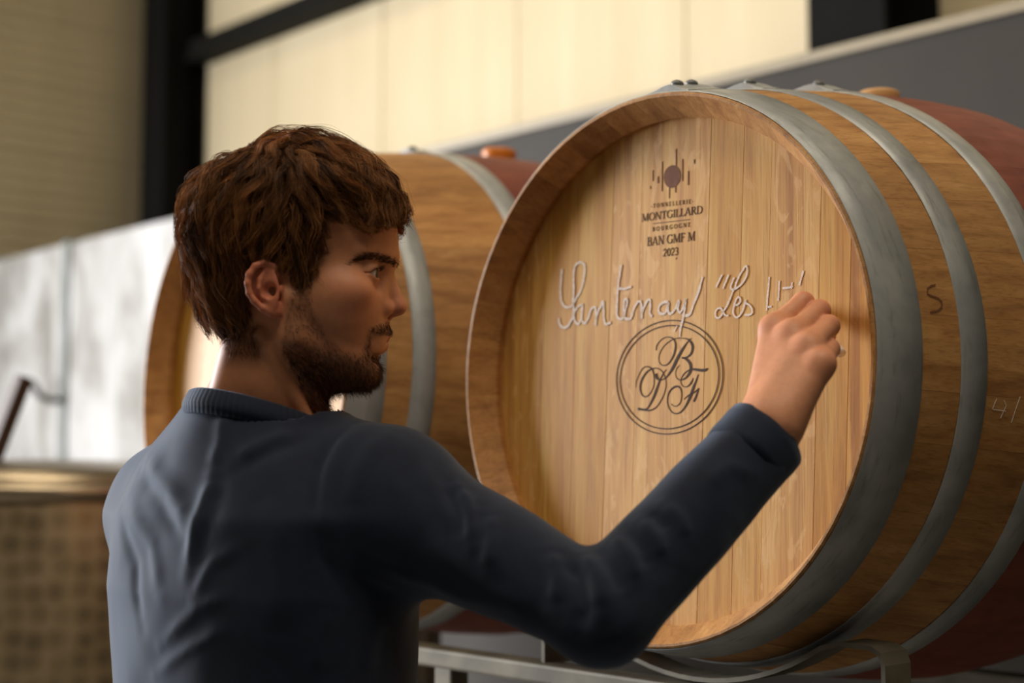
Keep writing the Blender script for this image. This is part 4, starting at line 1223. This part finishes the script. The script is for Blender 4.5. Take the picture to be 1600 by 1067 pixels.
def volume(P):
    P = P.astype(f32)
    return smin(skull(P), cone(P, (392, 465, 0), (396, 535, 0), 74, 54), 30)
def grad(P, h=1.5):
    g = np.stack([volume(P + np.eye(3)[i] * h) - volume(P - np.eye(3)[i] * h) for i in range(3)], 1)
    return g / (np.linalg.norm(g, axis=1, keepdims=True) + 1e-9)
cand = Vc[rng.integers(0, len(Vc), 9000)]
pd = poly2(cand[:, 0], cand[:, 1], HAIR_POLY)
dv = volume(cand)
ok = (pd < -4) & (dv < 40) & (dv > 3) & (cand[:, 2] > -120)
ok &= ~((np.abs(cand[:, 2]) > 85) & (cand[:, 0] > 402) & (cand[:, 0] < 470) & (cand[:, 1] > 428))
cand = cand[ok]
NG = 780
wgt = 1 + 1.2 * np.exp(-(((cand[:, 0] - 455) / 75) ** 2 + ((cand[:, 1] - 235) / 60) ** 2))
sel = []
dmin = np.full(len(cand), 1e9); cur = int(rng.integers(len(cand)))
for _ in range(NG):                                # farthest-point spread of the locks
    sel.append(cur)
    dmin = np.minimum(dmin, ((cand - cand[cur]) ** 2).sum(1)); cur = int((dmin * wgt).argmax())
G0 = cand[sel]
def length_of(P):
    x, y = P[:, 0], P[:, 1]
    L = 112 + 40 * sm(x, 470, 560) * sm(-y, -330, -240) + 26 * sm(-y, -300, -220)
    L = L * (1 - 0.62 * sm(y, 420, 525))
    L = L * (1 - 0.55 * sm(y, 380, 440) * sm(x, 470, 500))
    return L
def height_of(P):
    x, y = P[:, 0], P[:, 1]
    H = 15 + 15 * sm(-y, -300, -215) + 8 * np.exp(-(((x - 285) / 60) ** 2 + ((y - 330) / 110) ** 2)) + 6 * sm(x, 560, 620) * sm(-y, -360, -300)
    return H * (1 - 0.72 * sm(y, 400, 525))
ST = 26
Lg = length_of(G0) * rng.uniform(0.8, 1.2, NG); Hg = height_of(G0) * rng.uniform(0.6, 1.25, NG)
ph = rng.uniform(0, 6.28, NG); fq = rng.uniform(0.055, 0.095, NG); am = rng.uniform(0.45, 1.05, NG)
am *= 0.65 + 0.8 * sm(G0[:, 0], 470, 560) + 0.4 * sm(-G0[:, 1], -270, -220)
fq *= 1 + 0.4 * sm(G0[:, 0], 470, 560)
pos = G0 - grad(G0) * (volume(G0)[:, None] - 2)
guide = [pos.copy()]; sarc = np.zeros(NG)
for i in range(ST):
    st = Lg / ST * np.where(poly2(pos[:, 0], pos[:, 1], HAIR_POLY) < 5, 1.0, 0.06)
    n = grad(pos); f = flow(pos)
    f = f - n * (f * n).sum(1, keepdims=True); f /= np.linalg.norm(f, axis=1, keepdims=True) + 1e-9
    side = np.cross(n, f)
    u = i / ST
    target = Hg * (np.sin(min(1, u * 2.2) * math.pi / 2)) * (1 - 0.35 * sm(np.array([u]), 0.6, 1.0)[0])
    dd = np.clip((target - volume(pos)) / (st * 2.0), -1.2, 1.6)
    dirv = f + side * (am * np.sin(ph + sarc * fq))[:, None] * min(1, u * 3) + n * (dd + 0.35 * am * np.cos(ph * 1.7 + sarc * fq * 1.2) * min(1, u * 2))[:, None]
    dirv /= np.linalg.norm(dirv, axis=1, keepdims=True)
    pos = pos + dirv * st[:, None]; sarc += st
    guide.append(pos.copy())
guide = np.stack(guide, 1)                         # (NG, ST+1, 3)
NC = 37
m_idx = np.linspace(0, ST, 11)
lo = np.floor(m_idx).astype(int); hi_ = np.minimum(lo + 1, ST); fr = (m_idx - lo)[None, :, None]
gs = guide[:, lo] * (1 - fr) + guide[:, hi_] * fr
u = np.linspace(0, 1, 11)
spread = (1.0 - 0.45 * u ** 1.2)
off = rng.normal(0, 1, (NG, NC, 3)); off /= np.linalg.norm(off, axis=2, keepdims=True)
off *= (rng.uniform(0, 1, (NG, NC, 1)) ** 0.5) * 9.5
n0 = grad(G0)
off -= 0.55 * (off * n0[:, None]).sum(2, keepdims=True) * n0[:, None]
ch_ = gs[:, None] + off[:, :, None, :] * spread[None, None, :, None]
fz = rng.normal(0, 1, (NG, NC, 3)); fz2 = rng.uniform(0, 6.28, (NG, NC, 1, 1))
ch_ = ch_ + (fz[:, :, None, :] * (np.sin(fz2 + u[None, None, :, None] * rng.uniform(4, 10, (NG, NC, 1, 1))) * u[None, None, :, None]) * 2.2)
tl = rng.uniform(0.72, 1.06, (NG, NC, 1, 1))
root = ch_[:, :, :1]
ch_ = root + 0 * ch_ + np.concatenate([np.zeros_like(root), np.cumsum(np.diff(ch_, axis=2) * tl, axis=2)], 2)
sp = ch_.reshape(-1, 11, 3)
# loose single hairs
wild = rng.random(len(sp)) < 0.05
kick = rng.normal(0, 1, (len(sp), 3)) * 9
sp[wild] += kick[wild][:, None] * (u[None, :, None] ** 2)
# keep strands out of the skin
fl = sp.reshape(-1, 3); dv = volume(fl); push = np.maximum(1.5 - dv, 0)
fl += grad(fl) * push[:, None]
sp = fl.reshape(-1, 11, 3)
rad_ = (0.00019 * rng.uniform(0.7, 1.3, (len(sp), 1))) * (1 - 0.6 * u[None] ** 2)
lock_tone = np.clip(rng.normal(0.48, 0.27, NG), 0, 1)
tone = np.clip(np.repeat(lock_tone, NC) + rng.normal(0, 0.24, len(sp)), 0, 1)
o = strands_mesh('hair_strands', hw(sp), rad_, M['hair'], hair, 3, np.stack([tone] * 3, 1))
tag(o, kind='stuff')

# --- short hairs: beard, brows, lashes, nape
def short_hairs(name, roots, nrml, dirs, lens, curl, r, mat, seed, tone0=0.4):
    g = np.random.default_rng(seed)
    n = len(roots); uu = np.linspace(0, 1, 5)
    d = dirs + g.normal(0, 0.28, (n, 3)); d /= np.linalg.norm(d, axis=1, keepdims=True)
    P = roots[:, None] + d[:, None] * (lens[:, None] * uu)[..., None] + nrml[:, None] * (lens[:, None] * (0.55 * uu - curl * uu ** 2))[..., None]
    t = np.clip(g.normal(tone0, 0.25, n), 0, 1)
    o = strands_mesh(name, hw(P), r * (1 - 0.7 * uu)[None] * g.uniform(0.7, 1.3, (n, 1)), mat, None, 3, np.stack([t] * 3, 1))
    tag(o, kind='stuff')
    return own(o)
Ns = vnormals(sheet, Fh[:, ::-1])
pb = poly2(sheet[:, 0], sheet[:, 1], BEARD_POLY)
lipx = (np.abs(sheet[:, 1] - (532 + (607 - sheet[:, 0]) * 0.35)) < 10) & (sheet[:, 0] > 578)
dens = sm(-pb, -3, 9) * (np.abs(sheet[:, 2]) < 112)
dens *= 0.30 + 0.70 * np.clip(sm(sheet[:, 1], 530, 575) + sm(sheet[:, 0], 575, 590) * (sheet[:, 1] < 545), 0, 1)
dens *= ~((sheet[:, 0] > 586) & (sheet[:, 1] > 524) & (sheet[:, 1] < 552))
dens *= (sheet[:, 2] > -70)
dens *= 1 + 1.0 * (sheet[:, 0] > 578) * (sheet[:, 1] < 526)
pr = dens / dens.sum()
ix = rng.choice(len(sheet), 7500, p=pr)
rt_ = sheet[ix] + rng.normal(0, 0.6, (len(ix), 3))
bl = rng.uniform(5, 11, len(ix)) * (0.65 + 0.7 * sm(rt_[:, 1], 545, 590))
dirs = np.repeat(np.array([[0.25, 0.95, 0.0]]), len(ix), 0); dirs[rt_[:, 0] < 520] = (0.55, 0.8, 0)
dirs = dirs - Ns[ix] * (dirs * Ns[ix]).sum(1, keepdims=True)
short_hairs('beard', rt_, Ns[ix], dirs, bl, 0.25, 0.00016, M['beard'], 5)
# brows
BR = [(556, 424), (568, 417), (582, 411), (597, 408), (612, 411), (621, 412)]
brow_c = np.stack([np.interp(sheet[:, 0], [b[0] for b in BR], [b[1] for b in BR])], 1)[:, 0]
wb_ = np.interp(sheet[:, 0], [553, 566, 585, 605, 622], [1.2, 3, 4.6, 5.4, 4.5])
lim = np.abs(sheet[:, 2]) > 9
dens = np.exp(-((sheet[:, 1] - brow_c) / wb_) ** 2) * ((sheet[:, 0] > 552) & lim & (np.abs(sheet[:, 1] - brow_c) < wb_ * 1.4) & (np.abs(sheet[:, 2]) > 8) & (np.abs(sheet[:, 2]) < 90)) * sm(sheet[:, 0], 551, 570)
ix = rng.choice(len(sheet), 1000, p=dens / dens.sum())
dirs = np.repeat(np.array([[-0.9, -0.1, 0.0]]), len(ix), 0); dirs[:, 2] = np.sign(sheet[ix, 2]) * 0.6
dirs = dirs - Ns[ix] * (dirs * Ns[ix]).sum(1, keepdims=True)
short_hairs('eyebrow', sheet[ix] + rng.normal(0, 0.5, (len(ix), 3)), Ns[ix], dirs, rng.uniform(6, 11, len(ix)), 0.45, 0.00019, M['beard'], 6, 0.15)
# upper lashes
ph_ = np.radians(rng.uniform(-40, 60, 160)); sgn = np.where(np.arange(160) % 2, 1, -1)
wv = np.clip(1 - ((np.degrees(ph_)) / 58) ** 2, 0, 1)
el = np.stack([np.cos(ph_ + 0.14) * 20.5, -(7.2 * wv - 0.5), np.sin(ph_ + 0.14) * 20.5], 1)
rr_ = np.stack([579 + el[:, 0], 434 + el[:, 1], sgn * (48 + el[:, 2])], 1)
dl = np.stack([np.cos(ph_), -0.15 + 0 * ph_, sgn * np.sin(ph_)], 1)
short_hairs('eyelashes', rr_, np.repeat(np.array([[0, -1.0, 0]]), 160, 0), dl, rng.uniform(7, 12, 160), 0.1, 0.00013, M['beard'], 7, 0.05)
# fine hair low on the nape
pn = poly2(sheet[:, 0], sheet[:, 1], [(358, 528), (396, 505), (425, 520), (420, 560), (372, 566)])
dens = sm(-pn, -6, 12) * (sheet[:, 2] > -60)
ix = rng.choice(len(sheet), 1500, p=dens / dens.sum())
dirs = np.repeat(np.array([[0.25, 0.9, 0.0]]), len(ix), 0); dirs = dirs - Ns[ix] * (dirs * Ns[ix]).sum(1, keepdims=True)
short_hairs('nape_hair', sheet[ix] + rng.normal(0, 0.5, (len(ix), 3)), Ns[ix], dirs, rng.uniform(5, 12, len(ix)), 0.3, 0.00013, M['hair'], 8)

# --- clothes
Vs, Fs = surface_nets(shirt_sdf, (-1.68, 0.64, 0.92), (-0.77, 1.16, 1.53), 0.0036)
Vs = relax(Vs, Fs, 2, 0.5)
Nsh = vnormals(Vs, Fs)
def segd(P, a, b):
    a = np.array(a); ab = np.array(b) - a; t = np.clip((P - a) @ ab / (ab @ ab), 0, 1)
    return np.linalg.norm(P - a - t[:, None] * ab, axis=1), t
disp = 0.0020 * vnoise(Vs * 14, 1) + 0.0008 * vnoise(Vs * 34, 2)
#FOLDS
FOLDS = [([(-1.199,0.729,1.442),(-1.183,0.75,1.457),(-1.172,0.78,1.469)],9,4.0),([(-1.191,0.73,1.435),(-1.176,0.749,1.449),(-1.163,0.777,1.46)],8,-3.0),([(-1.216,0.717,1.428),(-1.213,0.704,1.396),(-1.221,0.695,1.342)],9,4.5),([(-1.203,0.719,1.425),(-1.199,0.706,1.394),(-1.208,0.698,1.34)],10,-3.5),([(-1.336,0.718,1.444),(-1.271,0.706,1.416),(-1.217,0.7,1.382)],11,4.5),([(-1.345,0.716,1.433),(-1.279,0.702,1.404),(-1.227,0.697,1.368)],9,-3.5),([(-1.355,0.71,1.412),(-1.284,0.694,1.365),(-1.257,0.69,1.32)],10,3.0),([(-1.362,0.705,1.393),(-1.312,0.693,1.346),(-1.292,0.692,1.288)],8,-3.0),([(-1.232,0.739,1.49),(-1.22,0.729,1.46),(-1.219,0.718,1.434)],8,3.0),([(-1.151,0.833,1.48),(-1.139,0.797,1.46),(-1.132,0.778,1.437),(-1.12,0.765,1.404),(-1.11,0.766,1.359),(-1.104,0.787,1.327)],5,-3.5),([(-1.134,0.833,1.477),(-1.125,0.798,1.454),(-1.121,0.78,1.428),(-1.111,0.769,1.397),(-1.106,0.773,1.361)],8,2.5),([(-1.209,0.695,1.32),(-1.19,0.703,1.352),(-1.16,0.717,1.369)],7,2.5),([(-1.261,0.693,1.274),(-1.202,0.698,1.312),(-1.168,0.71,1.325)],7,2.5),([(-1.274,0.695,1.246),(-1.213,0.698,1.277),(-1.175,0.708,1.294)],6,2.2),([(-1.104,0.829,1.466),(-1.099,0.796,1.431),(-1.096,0.784,1.398)],9,3.0),([(-1.038,0.861,1.421),(-1.012,0.854,1.398),(-0.997,0.848,1.371)],7,6.25),([(-1.045,0.855,1.424),(-1.021,0.846,1.398),(-1.009,0.841,1.371)],7,-5.625),([(-1.001,0.866,1.398),(-0.986,0.856,1.374),(-0.983,0.851,1.35)],8,4.375),([(-1.011,0.863,1.403),(-0.995,0.851,1.377),(-0.993,0.847,1.35)],6,-3.75),([(-1.082,0.84,1.454),(-1.035,0.84,1.403),(-0.987,0.85,1.361),(-0.947,0.865,1.335)],11,3.0),([(-1.069,0.817,1.42),(-1.032,0.83,1.371),(-0.988,0.851,1.334),(-0.937,0.87,1.315)],11,3.0),([(-1.092,0.792,1.364),(-1.065,0.828,1.341),(-1.019,0.848,1.326),(-0.967,0.862,1.318)],9,3.0),([(-1.102,0.789,1.341),(-1.092,0.835,1.32)],8,-3.0),([(-0.933,0.889,1.363),(-0.91,0.886,1.347),(-0.897,0.88,1.322),(-0.903,0.878,1.301)],8,-7.5),([(-0.944,0.886,1.369),(-0.928,0.878,1.346),(-0.923,0.872,1.321)],8,6.25),([(-0.926,0.903,1.366),(-0.895,0.893,1.345),(-0.884,0.889,1.32)],8,6.25),([(-0.924,0.918,1.372),(-0.89,0.906,1.352),(-0.877,0.905,1.332)],6,-5.0),([(-0.913,0.927,1.38),(-0.885,0.92,1.363),(-0.874,0.92,1.342)],6,5.625),([(-0.906,0.935,1.387),(-0.878,0.931,1.368),(-0.871,0.931,1.352)],5,-4.375),([(-0.897,0.943,1.393),(-0.875,0.943,1.377),(-0.868,0.945,1.362)],6,5.0),([(-0.892,0.951,1.4),(-0.871,0.953,1.384)],5,-3.75),([(-0.885,0.962,1.407),(-0.867,0.965,1.391),(-0.862,0.966,1.378)],6,4.375),([(-0.894,0.888,1.291),(-0.871,0.917,1.316),(-0.863,0.956,1.357)],9,3.75),([(-0.875,0.921,1.295),(-0.865,0.973,1.34),(-0.853,1.018,1.387)],10,3.125),([(-0.865,0.991,1.42),(-0.856,1.014,1.437),(-0.844,1.035,1.431)],7,2.5),([(-1.141,0.737,1.397),(-1.13,0.737,1.342),(-1.135,0.735,1.287)],14,3.0),([(-1.107,0.776,1.314),(-1.113,0.767,1.286),(-1.118,0.764,1.253)],10,3.0),([(-1.103,0.829,1.305),(-1.106,0.817,1.278),(-1.108,0.816,1.249)],9,2.5)]
for pts, w_, h_ in FOLDS:
    best = np.full(len(Vs), 9.0); tt = np.zeros(len(Vs))
    for k in range(len(pts) - 1):
        dd, t_ = segd(Vs, pts[k], pts[k + 1])
        up_ = dd < best; best = np.where(up_, dd, best); tt = np.where(up_, (k + t_) / (len(pts) - 1), tt)
    disp += h_ * 0.00075 * np.exp(-(best / (w_ * 0.001)) ** 2) * np.clip(np.sin(np.pi * np.clip(tt, 0.06, 0.94)) * 1.6, 0, 1)
Vs = Vs + Nsh * disp[:, None]
shirt = own(npmesh('shirt', Vs, Fs, M['fabric']))
# ribbed collar band
CV = []; CF = []; nC = 240
for i in range(nC):
    a = 2 * math.pi * i / nC
    cx_, sy_ = math.cos(a), math.sin(a)
    base = np.array((-1.264 + 0.0755 * cx_, 0.8055 + 0.073 * sy_, 1.4760 - 0.022 * sy_ - 0.004 * cx_))
    outv = nrm(np.array((cx_ * 0.073, sy_ * 0.0755, 0)))
    ripple = 0.0005 * math.cos(80 * a)
    for (o_, h_) in ((0.006, -0.010), (0.0068, 0.000), (0.0055, 0.004), (0.001, 0.0125), (-0.0018, 0.0138), (-0.0045, 0.011), (-0.002, -0.010)):
        CV.append(base + outv * (o_ + ripple) + np.array((0, 0, h_)))
for i in range(nC):
    q = (i + 1) % nC
    for j in range(7):
        k = (j + 1) % 7
        CF.append((i * 7 + j, q * 7 + j, q * 7 + k, i * 7 + k))
collar = mesh('collar', CV, CF, M['fabric'], shirt, True)
ax_ = nrm(CU - EL); s1_ = nrm(np.cross(ax_, (0, 0, 1.0))); s2_ = np.cross(s1_, ax_)
CV = []; CF = []; nC = 72
prof_c = ((0.0388, -0.034), (0.0400, -0.026), (0.0398, -0.016), (0.0402, -0.006), (0.0396, 0.003), (0.0378, 0.0045), (0.0362, 0.002), (0.0350, -0.016), (0.0365, -0.034))
for i in range(nC):
    a = 2 * math.pi * i / nC
    wob = 1 + 0.02 * math.sin(3 * a + 0.6) + 0.012 * math.sin(5 * a)
    for r_, t_ in prof_c:
        CV.append(CU + ax_ * t_ + (s1_ * math.cos(a) + s2_ * math.sin(a)) * r_ * wob)
m_ = len(prof_c)
for i in range(nC):
    q = (i + 1) % nC
    for j in range(m_):
        k = (j + 1) % m_
        CF.append((i * m_ + j, q * m_ + j, q * m_ + k, i * m_ + k))
mesh('cuff', CV, CF, M['fabric'], shirt, True)
def trouser_sdf(P):
    P = P.astype(f32)
    d = ell(P, (-1.30, 0.835, 0.95), (0.180, 0.130, 0.12))
    for s in (-1, 1):
        d = smin(d, chain(P, [(-1.30 + s * 0.085, 0.835, 0.88), (-1.30 + s * 0.10, 0.845, 0.48), (-1.30 + s * 0.105, 0.82, 0.09)], [0.092, 0.070, 0.058], 0.02), 0.03)
    return np.maximum(np.maximum(d, 0.06 - P[:, 2]), P[:, 2] - 1.03)
Vt, Ft = surface_nets(trouser_sdf, (-1.56, 0.62, 0.03), (-1.04, 1.02, 1.06), 0.010)
own(npmesh('trousers', Vt, Ft, M['trouser']))
for s in (-1, 1):
    def shoe_sdf(P, s=s):
        P = P.astype(f32)
        d = cone(P, (-1.30 + s * 0.105, 0.79, 0.05), (-1.30 + s * 0.117, 0.99, 0.036), 0.048, 0.040)
        return np.maximum(d, -P[:, 2])
    Vq, Fq_ = surface_nets(shoe_sdf, (-1.5, 0.70, -0.02), (-1.1, 1.06, 0.13), 0.008)
    own(npmesh('shoe', Vq, Fq_, M['shoe']))

# --- the chalk in his fingers
ck = tube_path('chalk_stick', [(-0.9371, 1.2300, 1.5932), (-0.9350, 1.2290, 1.5920), (-0.8820, 1.2120, 1.5475), (-0.8805, 1.2112, 1.5460)], circ(0.0048, 14), M['chalk_stick'], None)
tag(ck, 'short white chalk stick held in the man\'s right hand', 'chalk')
